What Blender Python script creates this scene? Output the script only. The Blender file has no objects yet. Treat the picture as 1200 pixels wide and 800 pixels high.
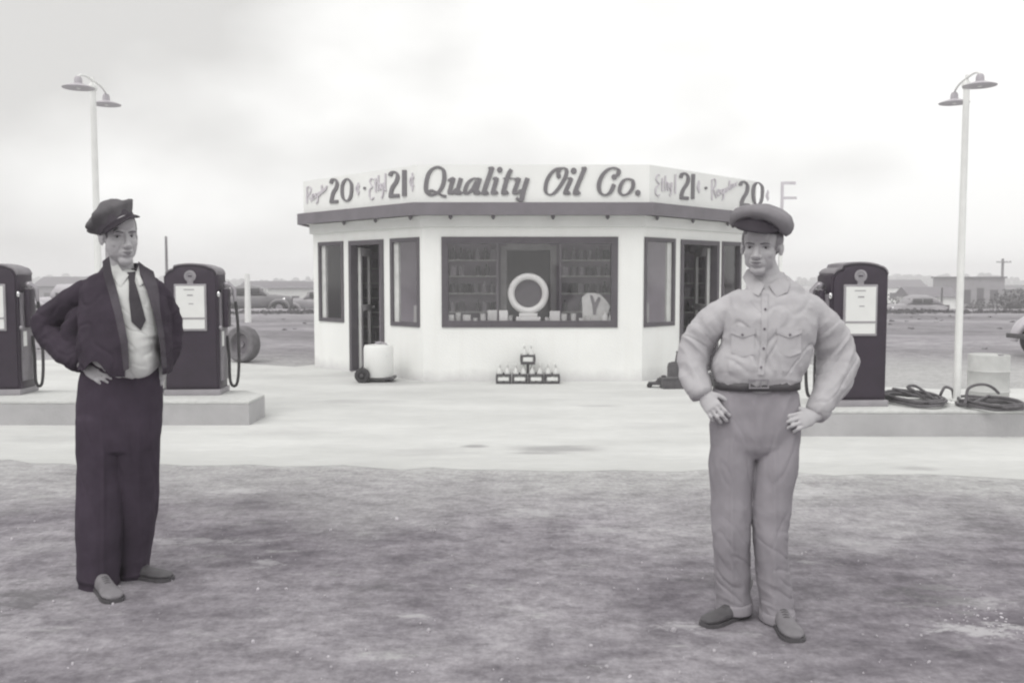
import bpy, bmesh, math, random
import numpy as np
from mathutils import Vector, Matrix, Euler, noise
from mathutils.bvhtree import BVHTree
from mathutils.geometry import tessellate_polygon
R = math.radians
rnd = random.Random(7)
sc = bpy.context.scene
COL = sc.collection

# ------------------------------------------------------------------ camera
F = 1100.0
TH = math.atan(74.0 / F)
HC = 1.5
cam_d = bpy.data.cameras.new('camera')
cam_d.sensor_width = 36.0
cam_d.lens = 36.0 * F / 1200.0
cam_d.clip_start = 0.05
cam_d.clip_end = 3000
cam_d.dof.use_dof = True
cam_d.dof.focus_distance = 6.0
cam_d.dof.aperture_fstop = 5.0
cam = bpy.data.objects.new('camera', cam_d)
COL.objects.link(cam)
cam.location = (0, 0, HC)
cam.rotation_euler = (math.pi / 2 - TH, 0, 0)
sc.camera = cam

def ray(u, v):
    a = (u - 600) / F
    b = (400 - v) / F
    return Vector((a, math.cos(TH) + b * math.sin(TH), -math.sin(TH) + b * math.cos(TH)))
CP = Vector((0, 0, HC))
def G(u, v, z=0.0):
    d = ray(u, v)
    return CP + d * ((z - HC) / d.z)
def PY(u, v, Y):
    d = ray(u, v)
    return CP + d * (Y / d.y)
def PL(u, v, p, n):
    d = ray(u, v)
    return CP + d * ((p - CP).dot(n) / d.dot(n))

# ------------------------------------------------------------------ tagging
def tag(o, label=None, cat=None, group=None, kind=None):
    if label: o['label'] = label
    if cat: o['category'] = cat
    if group: o['group'] = group
    if kind: o['kind'] = kind
    return o
def empty(name, loc, rz=0.0):
    o = bpy.data.objects.new(name, None)
    o.empty_display_size = 0.2
    COL.objects.link(o)
    o.location = loc
    o.rotation_euler = (0, 0, rz)
    return o
def link(name, me, mat, parent=None, world=False):
    o = bpy.data.objects.new(name, me)
    COL.objects.link(o)
    if mat is not None:
        for m in (mat if isinstance(mat, (list, tuple)) else [mat]):
            me.materials.append(m)
    if parent is not None:
        o.parent = parent
        if world:
            o.location = -Vector(parent.location)
    return o
def kids(o):
    return [c for c in COL.objects if c.parent == o]
def copy_tree(o, parent=None):
    c = o.copy()
    COL.objects.link(c)
    if parent is not None: c.parent = parent
    for ch in kids(o):
        copy_tree(ch, c)
    return c

# ------------------------------------------------------------------ mesh builder
class MB:
    def __init__(s):
        s.v = []; s.f = []
    def add(s, vs, fs):
        n = len(s.v)
        s.v += [Vector(p) for p in vs]
        s.f += [tuple(i + n for i in f) for f in fs]
        return s
    def box(s, c, d, rz=0.0, rot=None):
        M = rot if rot is not None else Matrix.Rotation(rz, 3, 'Z')
        c = Vector(c)
        vs = [c + M @ Vector((x * d[0] / 2, y * d[1] / 2, z * d[2] / 2)) for z in (-1, 1) for y in (-1, 1) for x in (-1, 1)]
        return s.add(vs, [(0, 2, 3, 1), (4, 5, 7, 6), (0, 1, 5, 4), (2, 6, 7, 3), (0, 4, 6, 2), (1, 3, 7, 5)])
    def prism(s, poly, z0, z1):
        n = len(poly)
        area = sum(poly[i][0] * poly[(i + 1) % n][1] - poly[(i + 1) % n][0] * poly[i][1] for i in range(n))
        if area < 0: poly = poly[::-1]
        vs = [(p[0], p[1], z0) for p in poly] + [(p[0], p[1], z1) for p in poly]
        fs = [tuple(range(n - 1, -1, -1)), tuple(range(n, 2 * n))]
        fs += [(i, (i + 1) % n, n + (i + 1) % n, n + i) for i in range(n)]
        return s.add(vs, fs)
    def extr(s, poly, O, X, Z, N, t):
        # polygon in local (x,z) on plane O + x X + z Z, thickness t along N
        n = len(poly)
        area = sum(poly[i][0] * poly[(i + 1) % n][1] - poly[(i + 1) % n][0] * poly[i][1] for i in range(n))
        sgn = X.cross(Z).dot(N)
        if area * sgn < 0: poly = poly[::-1]
        a = [O + X * p[0] + Z * p[1] for p in poly]
        b = [q + N * t for q in a]
        fs = [tuple(range(n - 1, -1, -1)), tuple(range(n, 2 * n))]
        fs += [(i, (i + 1) % n, n + (i + 1) % n, n + i) for i in range(n)]
        return s.add(a + b, fs)
    def tube(s, pts, r, seg=10, closed=False, ref=None, pw=1.0):
        cs = lambda a: math.copysign(abs(math.cos(a)) ** pw, math.cos(a)); sn = lambda a: math.copysign(abs(math.sin(a)) ** pw, math.sin(a))
        pts = [Vector(p) for p in pts]
        n = len(pts)
        rr = r if isinstance(r, list) else [r] * n
        rings = []
        side = None
        for i, p in enumerate(pts):
            if closed:
                t = pts[(i + 1) % n] - pts[i - 1]
            else:
                t = pts[min(i + 1, n - 1)] - pts[max(i - 1, 0)]
            t.normalize()
            if ref is not None:
                sd = Vector(ref) - t * Vector(ref).dot(t)
                sd.normalize()
            else:
                if side is None:
                    a = Vector((0, 0, 1)) if abs(t.z) < 0.9 else Vector((1, 0, 0))
                    sd = t.cross(a).normalized()
                else:
                    sd = (side - t * side.dot(t)).normalized()
            side = sd
            up = t.cross(sd)
            ra = rr[i]
            rx, ry = ra if isinstance(ra, (list, tuple)) else (ra, ra)
            rings.append([p + sd * (rx * cs(k * 2 * math.pi / seg)) + up * (ry * sn(k * 2 * math.pi / seg)) for k in range(seg)])
        vs = [q for g in rings for q in g]
        fs = []
        m = n if closed else n - 1
        for i in range(m):
            for k in range(seg):
                a = i * seg + k; b = i * seg + (k + 1) % seg
                c = ((i + 1) % n) * seg + (k + 1) % seg; d = ((i + 1) % n) * seg + k
                fs.append((a, b, c, d))
        if not closed:
            fs.append(tuple(range(seg - 1, -1, -1)))
            fs.append(tuple((n - 1) * seg + k for k in range(seg)))
        return s.add(vs, fs)
    def lathe(s, prof, c=(0, 0, 0), seg=20, axis=(0, 0, 1), sx=1, sy=1):
        c = Vector(c); ax = Vector(axis).normalized()
        Q = Vector((0, 0, 1)).rotation_difference(ax).to_matrix()
        vs = []
        for (r, z) in prof:
            for k in range(seg):
                an = 2 * math.pi * k / seg
                vs.append(c + Q @ Vector((r * sx * math.cos(an), r * sy * math.sin(an), z)))
        fs = []
        n = len(prof)
        for i in range(n - 1):
            for k in range(seg):
                fs.append((i * seg + k, i * seg + (k + 1) % seg, (i + 1) * seg + (k + 1) % seg, (i + 1) * seg + k))
        if prof[0][0] > 1e-4: fs.append(tuple(range(seg - 1, -1, -1)))
        if prof[-1][0] > 1e-4: fs.append(tuple((n - 1) * seg + k for k in range(seg)))
        return s.add(vs, fs)
    def ell(s, c, r, seg=20, rings=12, rot=None):
        M = rot if rot is not None else Matrix.Identity(3)
        c = Vector(c); vs = []; fs = []
        for i in range(1, rings):
            ph = math.pi * i / rings
            for k in range(seg):
                an = 2 * math.pi * k / seg
                vs.append(c + M @ Vector((r[0] * math.sin(ph) * math.cos(an), r[1] * math.sin(ph) * math.sin(an), -r[2] * math.cos(ph))))
        nb = len(vs)
        vs.append(c + M @ Vector((0, 0, -r[2]))); vs.append(c + M @ Vector((0, 0, r[2])))
        for i in range(rings - 2):
            for k in range(seg):
                fs.append((i * seg + k, i * seg + (k + 1) % seg, (i + 1) * seg + (k + 1) % seg, (i + 1) * seg + k))
        for k in range(seg):
            fs.append((nb, (k + 1) % seg, k))
            fs.append((nb + 1, (rings - 2) * seg + k, (rings - 2) * seg + (k + 1) % seg))
        return s.add(vs, fs)
    def limb(s, pts, rads, seg=18, ref=(0, 1, 0), capk=(1, 1), pw=1.0):
        # rounded-end tapered tube; rads = (rx, ry) per point; resampled smoothly
        P = [Vector(p) for p in pts]
        Q = [r if isinstance(r, (list, tuple)) else (r, r) for r in rads]
        out = []; rr = []
        n = len(P)
        for i in range(n - 1):
            p0 = P[max(i - 1, 0)]; p1 = P[i]; p2 = P[i + 1]; p3 = P[min(i + 2, n - 1)]
            for k in range(5):
                t = k / 5
                out.append(0.5 * ((2 * p1) + (p2 - p0) * t + (2 * p0 - 5 * p1 + 4 * p2 - p3) * t * t + (3 * p1 - p0 - 3 * p2 + p3) * t ** 3))
                w = t * t * (3 - 2 * t)
                rr.append((Q[i][0] * (1 - w) + Q[i + 1][0] * w, Q[i][1] * (1 - w) + Q[i + 1][1] * w))
        out.append(P[-1]); rr.append(Q[-1])
        t0 = (out[0] - out[1]).normalized(); t1 = (out[-1] - out[-2]).normalized()
        m0 = min(rr[0]) * capk[0]; m1 = min(rr[-1]) * capk[1]
        pre = [(out[0] + t0 * m0 * math.sin(a), (rr[0][0] * math.cos(a), rr[0][1] * math.cos(a))) for a in (1.45, 1.0, 0.5)]
        post = [(out[-1] + t1 * m1 * math.sin(a), (rr[-1][0] * math.cos(a), rr[-1][1] * math.cos(a))) for a in (0.5, 1.0, 1.45)]
        allp = [p for p, _ in pre] + out + [p for p, _ in post]
        allr = [r for _, r in pre] + rr + [r for _, r in post]
        return s.tube(allp, allr, seg, ref=ref, pw=pw)
    def mesh(s, name='mesh', smooth=False):
        me = bpy.data.meshes.new(name)
        me.from_pydata([tuple(p) for p in s.v], [], s.f)
        me.validate()
        if smooth:
            for p in me.polygons: p.use_smooth = True
        return me
    def build(s, name, mat, parent=None, world=False, smooth=False, bevel=0.0, seg=2, angle=40):
        me = s.mesh(name)
        if bevel > 0 or smooth:
            bm = bmesh.new(); bm.from_mesh(me)
            if bevel > 0:
                es = [e for e in bm.edges if len(e.link_faces) == 2 and e.calc_face_angle(0) > R(30)]
                bmesh.ops.bevel(bm, geom=es, offset=bevel, segments=seg, profile=0.6, affect='EDGES', clamp_overlap=True)
            for f in bm.faces: f.smooth = True
            for e in bm.edges:
                if len(e.link_faces) == 2 and e.calc_face_angle(0) > R(angle): e.smooth = False
            bm.to_mesh(me); bm.free()
        return link(name, me, mat, parent, world)

# ------------------------------------------------------------------ materials
MATS = {}
def mat(name, c, rough=0.7, var=0.12, scale=6.0, bump=0.0, bscale=60.0, metal=0.0, spec=0.3, stretch=(1, 1, 1), coat=0.0, speck=0.0):
    if name in MATS: return MATS[name]
    m = bpy.data.materials.new(name); m.use_nodes = True
    nt = m.node_tree; N = nt.nodes; L = nt.links
    b = N['Principled BSDF']
    if not isinstance(c, (tuple, list)): c = (c, c, c)
    b.inputs['Roughness'].default_value = rough
    b.inputs['Metallic'].default_value = metal
    b.inputs['Specular IOR Level'].default_value = spec
    b.inputs['Coat Weight'].default_value = coat
    tc = N.new('ShaderNodeTexCoord'); mp = N.new('ShaderNodeMapping')
    mp.inputs['Scale'].default_value = stretch
    L.new(tc.outputs['Object'], mp.inputs['Vector'])
    nz = N.new('ShaderNodeTexNoise'); nz.inputs['Scale'].default_value = scale
    nz.inputs['Detail'].default_value = 6; nz.inputs['Roughness'].default_value = 0.6
    L.new(mp.outputs['Vector'], nz.inputs['Vector'])
    cr = N.new('ShaderNodeValToRGB')
    cr.color_ramp.elements[0].position = 0.3; cr.color_ramp.elements[1].position = 0.7
    cr.color_ramp.elements[0].color = tuple(x * (1 - var) for x in c) + (1,)
    cr.color_ramp.elements[1].color = tuple(min(1, x * (1 + var)) for x in c) + (1,)
    L.new(nz.outputs['Fac'], cr.inputs['Fac'])
    out = cr.outputs['Color']
    if speck > 0:
        n2 = N.new('ShaderNodeTexNoise'); n2.inputs['Scale'].default_value = scale * 9; n2.inputs['Detail'].default_value = 4
        L.new(mp.outputs['Vector'], n2.inputs['Vector'])
        r2 = N.new('ShaderNodeValToRGB')
        r2.color_ramp.elements[0].position = 0.35; r2.color_ramp.elements[1].position = 0.65
        r2.color_ramp.elements[0].color = (1 - speck,) * 3 + (1,)
        r2.color_ramp.elements[1].color = (1, 1, 1, 1)
        L.new(n2.outputs['Fac'], r2.inputs['Fac'])
        mx = N.new('ShaderNodeMix'); mx.data_type = 'RGBA'; mx.blend_type = 'MULTIPLY'; mx.inputs['Factor'].default_value = 1
        L.new(out, mx.inputs['A']); L.new(r2.outputs['Color'], mx.inputs['B'])
        out = mx.outputs['Result']
    L.new(out, b.inputs['Base Color'])
    if bump > 0:
        n3 = N.new('ShaderNodeTexNoise'); n3.inputs['Scale'].default_value = bscale; n3.inputs['Detail'].default_value = 5
        L.new(mp.outputs['Vector'], n3.inputs['Vector'])
        bp = N.new('ShaderNodeBump'); bp.inputs['Strength'].default_value = bump; bp.inputs['Distance'].default_value = 0.02
        L.new(n3.outputs['Fac'], bp.inputs['Height'])
        L.new(bp.outputs['Normal'], b.inputs['Normal'])
    MATS[name] = m
    return m
def pu(x, p=0.032):   # grey with the print's faint purple cast
    return (x * (1 + p * .5), x * (1 - p), x * (1 + p))
def gn(x, p=0.012):   # pale grey with a faint green cast
    return (x, x * (1 + p * .5), x * (1 - p))

M_stucco = mat('stucco', gn(.84), .85, .035, 1.2, .25, 45, spec=.2)
M_sign = mat('sign_board_paint', gn(.82), .7, .03, 2.0)
M_trim = mat('trim_paint', pu(.175, .05), .55, .10, 3)
M_frame = mat('frame_paint', pu(.10, .06), .5, .12, 5)
M_let = mat('letter_paint', pu(.18), .6, .10, 8)
M_let2 = mat('letter_paint_thin', pu(.56), .6, .10, 8)
M_soffit = mat('soffit_paint', gn(.72), .7, .05, 3)
M_inwall = mat('interior_paint', pu(.50, .05), .8, .15, 2)
M_indark = mat('interior_dark', pu(.06), .8, .2, 2)
M_white = mat('white_enamel', gn(.78), .35, .04, 4, spec=.5)
M_whited = mat('white_door_paint', gn(.62), .5, .12, 6)
M_pump = mat('pump_enamel', pu(.030, .24), .42, .18, 5, spec=.45)
M_pumps = mat('pump_side_enamel', pu(.19, .05), .45, .2, 6, spec=.45)
M_dial = mat('dial_face', gn(.74), .4, .03, 6)
M_dialt = mat('dial_trim', pu(.30), .4, .1, 6)
M_metal = mat('dull_metal', pu(.34), .4, .2, 8, metal=.6)
M_chrome = mat('bright_metal', (.75, .75, .76), .22, .05, 8, metal=1.0)
M_rubber = mat('rubber', pu(.05), .75, .25, 10)
M_hose = mat('hose_rubber', pu(.12), .7, .25, 14)
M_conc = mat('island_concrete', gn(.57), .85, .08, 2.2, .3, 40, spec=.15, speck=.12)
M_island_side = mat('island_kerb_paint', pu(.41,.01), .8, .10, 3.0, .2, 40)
M_pole = mat('pole_paint', gn(.78), .5, .06, 6)
M_shade = mat('lamp_enamel', pu(.44), .4, .1, 6)
M_skin = mat('skin', pu(.45, .015), .55, .07, 14, .08, 220, spec=.35)
M_lip = mat('lips', pu(.20, .05), .5, .08, 30)
M_hair = mat('hair', pu(.12), .7, .25, 60)
M_eye = mat('eye_white', (.42, .41, .42), .3, .05, 40)
M_iris = mat('eye_iris', (.05, .045, .05), .2, .05, 40)
M_shirt = mat('khaki_shirt', pu(.46, .016), .9, .08, 9, .15, 500, spec=.1)
M_trou = mat('khaki_trousers', pu(.29, .038), .9, .09, 8, .15, 500, spec=.1)
M_jacket = mat('dark_jacket', pu(.042, .17), .85, .20, 9, .3, 300, spec=.2)
M_lapel = mat('jacket_facing', pu(.080, .08), .85, .20, 9, .3, 300, spec=.2)
M_dtrou = mat('dark_trousers', pu(.052, .17), .9, .20, 7, .3, 300, spec=.12)
M_wshirt = mat('white_shirt', gn(.62), .9, .05, 9, .12, 500, spec=.1)
M_tie = mat('tie_cloth', pu(.045, .08), .7, .15, 20)
M_belt = mat('belt_leather', pu(.085), .5, .2, 20)
M_shoeD = mat('dark_shoe_leather', pu(.085), .5, .2, 20)
M_shoeL = mat('pale_shoe_leather', pu(.18), .7, .2, 14)  # paler leather tone, given to one shoe of each pair
M_cap = mat('cap_cloth', pu(.22), .85, .12, 12, .3, 300)
M_capd = mat('dark_cap_cloth', pu(.12), .9, .3, 10, .3, 300)
M_visor = mat('visor_leather', pu(.028, .14), .6, .15, 12, spec=.25)
M_tool = mat('tool_iron', pu(.10), .5, .25, 10, metal=.2)
M_drum = mat('drum_paint', gn(.50), .6, .10, 5)
M_carL = mat('car_paint_pale', pu(.48), .35, .06, 3, spec=.5)
M_carD = mat('car_paint_dark', pu(.17), .35, .1, 3, spec=.5)
M_carM = mat('car_paint_grey', pu(.28), .35, .1, 3, spec=.5)
M_cglass = mat('car_glass', pu(.06), .1, .05, 3, spec=.6)
M_pale = mat('pale_goods', gn(.62), .6, .1, 12)
M_goods = [mat('goods_%s' % n, pu(v), .6, .15, 14) for n, v in (('dim', .10), ('mid', .2), ('light', .34), ('pale', .48))]
M_wood = mat('weathered_wood', pu(.22), .9, .25, 3, .4, 30, stretch=(1, 1, .15))
M_pos = mat('paper', gn(.7), .8, .05, 9)

nt = M_stucco.node_tree; N = nt.nodes; L = nt.links
pb = N['Principled BSDF']; src = pb.inputs['Base Color'].links[0].from_socket
tc = N.new('ShaderNodeTexCoord'); sx = N.new('ShaderNodeSeparateXYZ'); L.new(tc.outputs['Object'], sx.inputs[0])
n1 = N.new('ShaderNodeTexNoise'); n1.inputs['Scale'].default_value = 3.5; n1.inputs['Detail'].default_value = 8; n1.inputs['Roughness'].default_value = .7; L.new(tc.outputs['Object'], n1.inputs['Vector'])
a1 = N.new('ShaderNodeMath'); a1.operation = 'MULTIPLY_ADD'; a1.inputs[1].default_value = -.28; L.new(n1.outputs['Fac'], a1.inputs[0]); L.new(sx.outputs['Z'], a1.inputs[2])
m1 = N.new('ShaderNodeMapRange'); m1.inputs['From Min'].default_value = -.14; m1.inputs['From Max'].default_value = .06; m1.inputs['To Min'].default_value = .45; m1.inputs['To Max'].default_value = 0; L.new(a1.outputs[0], m1.inputs['Value'])
x1 = N.new('ShaderNodeMix'); x1.data_type = 'RGBA'; L.new(m1.outputs[0], x1.inputs['Factor']); L.new(src, x1.inputs['A']); x1.inputs['B'].default_value = pu(.36) + (1,)
mpr = N.new('ShaderNodeMapping'); mpr.inputs['Scale'].default_value = (5, 5, .35); L.new(tc.outputs['Object'], mpr.inputs['Vector'])
n2 = N.new('ShaderNodeTexNoise'); n2.inputs['Scale'].default_value = 1.5; n2.inputs['Detail'].default_value = 7; L.new(mpr.outputs[0], n2.inputs['Vector'])
r2 = N.new('ShaderNodeValToRGB'); r2.color_ramp.elements[0].position = .30; r2.color_ramp.elements[1].position = .52
r2.color_ramp.elements[0].color = (.975, .972, .968, 1); r2.color_ramp.elements[1].color = (1, 1, 1, 1); L.new(n2.outputs['Fac'], r2.inputs['Fac'])
x2 = N.new('ShaderNodeMix'); x2.data_type = 'RGBA'; x2.blend_type = 'MULTIPLY'; x2.inputs['Factor'].default_value = 1; L.new(x1.outputs['Result'], x2.inputs['A']); L.new(r2.outputs['Color'], x2.inputs['B'])
L.new(x2.outputs['Result'], pb.inputs['Base Color'])
def glass():
    m = bpy.data.materials.new('window_glass'); m.use_nodes = True
    nt = m.node_tree; N = nt.nodes; L = nt.links
    N.remove(N['Principled BSDF'])
    t = N.new('ShaderNodeBsdfTransparent'); t.inputs['Color'].default_value = (.93, .92, .93, 1)
    g = N.new('ShaderNodeBsdfGlossy'); g.inputs['Roughness'].default_value = 0.05
    ge = N.new('ShaderNodeNewGeometry'); dt = N.new('ShaderNodeVectorMath'); dt.operation = 'DOT_PRODUCT'
    L.new(ge.outputs['Normal'], dt.inputs[0]); L.new(ge.outputs['Incoming'], dt.inputs[1])
    ab = N.new('ShaderNodeMath'); ab.operation = 'ABSOLUTE'; L.new(dt.outputs['Value'], ab.inputs[0])
    iv = N.new('ShaderNodeMath'); iv.operation = 'SUBTRACT'; iv.inputs[0].default_value = 1; L.new(ab.outputs[0], iv.inputs[1])
    pw = N.new('ShaderNodeMath'); pw.operation = 'POWER'; pw.inputs[1].default_value = 4; L.new(iv.outputs[0], pw.inputs[0])
    ma = N.new('ShaderNodeMath'); ma.operation = 'MULTIPLY_ADD'; ma.inputs[1].default_value = .85; ma.inputs[2].default_value = .10
    L.new(pw.outputs[0], ma.inputs[0])
    mx = N.new('ShaderNodeMixShader')
    L.new(ma.outputs[0], mx.inputs['Fac']); L.new(t.outputs[0], mx.inputs[1]); L.new(g.outputs[0], mx.inputs[2])
    L.new(mx.outputs[0], N['Material Output'].inputs['Surface'])
    return m
M_glass = glass()

# ------------------------------------------------------------------ world and sun
w = bpy.data.worlds.new('World'); sc.world = w; w.use_nodes = True
nt = w.node_tree; N = nt.nodes; L = nt.links
bg = N['Background']; bg.inputs['Strength'].default_value = 0.10
SUN_EL, SUN_AZ = R(56), R(215)   # direction the light comes from, clockwise from +Y
sky = N.new('ShaderNodeTexSky'); sky.sky_type = 'NISHITA'; sky.sun_disc = False
sky.sun_elevation = SUN_EL; sky.sun_rotation = SUN_AZ; sky.air_density = 1.5; sky.dust_density = 5; sky.ozone_density = 0.5
bw = N.new('ShaderNodeRGBToBW'); L.new(sky.outputs[0], bw.inputs[0])
tc = N.new('ShaderNodeTexCoord'); mp = N.new('ShaderNodeMapping'); mp.inputs['Scale'].default_value = (1, 1, 1.8)
mp.inputs['Location'].default_value = (3.1, 1.2, .4)
L.new(tc.outputs['Generated'], mp.inputs['Vector'])
nz = N.new('ShaderNodeTexNoise'); nz.inputs['Scale'].default_value = 3.0; nz.inputs['Detail'].default_value = 4; nz.inputs['Roughness'].default_value = .45
L.new(mp.outputs[0], nz.inputs['Vector'])
cr = N.new('ShaderNodeValToRGB')
cr.color_ramp.elements[0].position = .36; cr.color_ramp.elements[0].color = (6.6, 6.54, 6.42, 1)
cr.color_ramp.elements[1].position = .62; cr.color_ramp.elements[1].color = (9.9, 9.9, 9.75, 1)
sxw = N.new('ShaderNodeSeparateXYZ'); L.new(tc.outputs['Generated'], sxw.inputs[0])   # thinner cloud towards the right
gw = N.new('ShaderNodeMath'); gw.operation = 'MULTIPLY_ADD'; gw.inputs[1].default_value = .38; L.new(sxw.outputs['X'], gw.inputs[0]); L.new(nz.outputs['Fac'], gw.inputs[2])
L.new(gw.outputs[0], cr.inputs['Fac'])
mx = N.new('ShaderNodeMix'); mx.data_type = 'RGBA'; mx.inputs['Factor'].default_value = .93
L.new(bw.outputs[0], mx.inputs['A']); L.new(cr.outputs[0], mx.inputs['B'])
L.new(mx.outputs['Result'], bg.inputs['Color'])
sd = bpy.data.lights.new('sun', 'SUN'); sd.energy = 1.5; sd.angle = R(50); sd.color = (1, .985, .96)
so = bpy.data.objects.new('sun', sd); COL.objects.link(so)
sv = Vector((math.sin(SUN_AZ) * math.cos(SUN_EL), math.cos(SUN_AZ) * math.cos(SUN_EL), math.sin(SUN_EL)))
so.rotation_euler = sv.to_track_quat('Z', 'Y').to_euler(); so.location = (0, 0, 20)
sc.view_settings.view_transform = 'Standard'
sc.view_settings.look = 'None'
sc.view_settings.exposure = 0.2
sc.view_settings.gamma = 1.0
sc.cycles.filter_width = 2.2
sc.cycles.max_bounces = 7
sc.cycles.use_denoising = True
sc.cycles.volume_bounces = 2

# ------------------------------------------------------------------ ground
def gz(x, y):
    if y < 46: d = 0
    elif y < 75: d = -2.4 * (y - 46) / 29
    else: d = -2.4
    e = 0
    if y > 16.5 and abs(x) > 1:
        k = min(1, (y - 16.5) / 4)
        e = k * .10 * (noise.noise(Vector((x * .35, y * .35, 3))) + .2)
    if y > 44: e *= .3
    return d + e
def ground_mat():
    m = bpy.data.materials.new('dirt'); m.use_nodes = True
    nt = m.node_tree; N = nt.nodes; L = nt.links
    b = N['Principled BSDF']; b.inputs['Roughness'].default_value = .95; b.inputs['Specular IOR Level'].default_value = .1
    tc = N.new('ShaderNodeTexCoord')
    def nz(scale, detail, rough, loc=(0, 0, 0), st=(1, 1, 1)):
        mp = N.new('ShaderNodeMapping'); mp.inputs['Location'].default_value = loc; mp.inputs['Scale'].default_value = st
        L.new(tc.outputs['Object'], mp.inputs['Vector'])
        n = N.new('ShaderNodeTexNoise'); n.inputs['Scale'].default_value = scale; n.inputs['Detail'].default_value = detail; n.inputs['Roughness'].default_value = rough
        L.new(mp.outputs[0], n.inputs['Vector']); return n.outputs['Fac']
    def ramp(f, p0, c0, p1, c1):
        r = N.new('ShaderNodeValToRGB'); r.color_ramp.elements[0].position = p0; r.color_ramp.elements[1].position = p1
        r.color_ramp.elements[0].color = c0 + (1,); r.color_ramp.elements[1].color = c1 + (1,)
        L.new(f, r.inputs['Fac']); return r.outputs['Color']
    def mul(a, c, f=1.0, bt='MULTIPLY'):
        x = N.new('ShaderNodeMix'); x.data_type = 'RGBA'; x.blend_type = bt
        if isinstance(f, float): x.inputs['Factor'].default_value = f
        else: L.new(f, x.inputs['Factor'])
        L.new(a, x.inputs['A']); L.new(c, x.inputs['B']); return x.outputs['Result']
    base = ramp(nz(.55, 9, .62, (4, 7, 0), (.9, .75, 1)), .36, pu(.195,.048), .64, pu(.335,.026))
    mid = ramp(nz(2.2, 9, .72, (1, 2, 0), (.8, 1.1, 1)), .36, (.70, .69, .71), .60, (1.12, 1.12, 1.12))
    fine = ramp(nz(26, 6, .75, (0,0,0), (1.2,.7,1)), .36, (.80, .79, .80), .62, (1.06, 1.06, 1.06))
    m8 = ramp(nz(7.5, 8, .78, (6, 1, 0), (.8, 1.1, 1)), .37, (.66, .65, .66), .60, (1.14, 1.14, 1.14))
    c = mul(mul(mul(base, mid), m8), fine)
    # pale dust driven off the concrete: a band with a ragged edge just in front of the drive
    sx = N.new('ShaderNodeSeparateXYZ'); L.new(tc.outputs['Object'], sx.inputs[0])
    wob = nz(.7, 6, .6, (9, 3, 0), (1, 1.2, 1))
    ad = N.new('ShaderNodeMath'); ad.operation = 'MULTIPLY_ADD'; ad.inputs[1].default_value = 3.4; L.new(wob, ad.inputs[0]); L.new(sx.outputs['Y'], ad.inputs[2])
    ax = N.new('ShaderNodeMath'); ax.operation = 'MULTIPLY_ADD'; ax.inputs[1].default_value = .12; L.new(sx.outputs['X'], ax.inputs[0]); L.new(ad.outputs[0], ax.inputs[2])
    mr = N.new('ShaderNodeMapRange'); mr.inputs['From Min'].default_value = 7.0; mr.inputs['From Max'].default_value = 9.3
    L.new(ax.outputs[0], mr.inputs['Value'])
    mr2 = N.new('ShaderNodeMapRange'); mr2.inputs['From Min'].default_value = 15; mr2.inputs['From Max'].default_value = 19; mr2.inputs['To Min'].default_value = 1; mr2.inputs['To Max'].default_value = .25
    L.new(sx.outputs['Y'], mr2.inputs['Value'])
    mm = N.new('ShaderNodeMath'); mm.operation = 'MULTIPLY'; L.new(mr.outputs[0], mm.inputs[0]); L.new(mr2.outputs[0], mm.inputs[1])
    m3 = N.new('ShaderNodeMath'); m3.operation = 'MULTIPLY'; m3.inputs[1].default_value = .8; L.new(mm.outputs[0], m3.inputs[0])
    dust = mul(mul(ramp(nz(3, 7, .7, (2, 5, 0)), .3, gn(.42), .7, gn(.56)), fine), m8, .55)
    c = mul(c, dust, m3.outputs[0], 'MIX')
    # pale chips of caliche
    chip = ramp(nz(11, 5, .8, (5, 5, 0), (1.2, .8, 1)), .67, (0, 0, 0), .72, (1, 1, 1))
    chipm = ramp(nz(.8, 4, .6, (12, 1, 0)), .48, (0, 0, 0), .62, (.55, .55, .55))
    c = mul(c, ramp(nz(3, 2, .5), .2, gn(.50), .8, gn(.60)), mul(chip, chipm), 'MIX')
    dk = ramp(nz(4.5, 9, .78, (8, 3, 0), (.9, 1.2, 1)), .57, (0, 0, 0), .66, (.60, .60, .60))
    c = mul(c, ramp(nz(3, 2, .5), .2, pu(.10), .8, pu(.14)), dk, 'MIX')
    pk = ramp(nz(3.2, 9, .8, (18, 13, 0), (.8, 1.6, 1)), .58, (0, 0, 0), .66, (.45, .45, .45))
    c = mul(c, ramp(nz(3, 2, .5), .2, gn(.40), .8, gn(.50)), pk, 'MIX')
    blot = nz(9, 8, .75, (2, 9, 0), (.8, 1.2, 1))
    for (u, v, ru, rv, amt, col) in [(1130, 706, 70, 11, .40, .52), (1150, 738, 70, 12, .55, .56), (1110, 690, 40, 7, .3, .5), (800, 733, 30, 6, .45, .55), (850, 742, 40, 4, .3, .5), (700, 620, 60, 7, .35, .5), (960, 575, 70, 9, .4, .5), (1020, 640, 60, 12, .3, .46), (620, 600, 60, 6, .35, .5), (280, 575, 40, 5, .4, .5), (310, 660, 30, 5, .4, .5), (230, 634, 110, 5, .35, .46), (480, 722, 25, 6, .5, .5), (60, 640, 70, 12, .25, .44),
                                  (1090, 700, 60, 16, .5, .09), (30, 700, 60, 20, .5, .09), (20, 600, 50, 10, .3, .1), (1180, 620, 60, 22, .35, .1), (840, 680, 60, 14, .3, .1), (450, 690, 50, 12, .3, .1)]:
        c0 = G(u, v); rx = abs(G(u + ru, v).x - c0.x); ry = abs(G(u, v - rv).y - c0.y)
        mpx = N.new('ShaderNodeMapping'); mpx.inputs['Location'].default_value = (-c0.x / rx, -c0.y / ry, 0); mpx.inputs['Scale'].default_value = (1 / rx, 1 / ry, 0)
        L.new(tc.outputs['Object'], mpx.inputs['Vector'])
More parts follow.
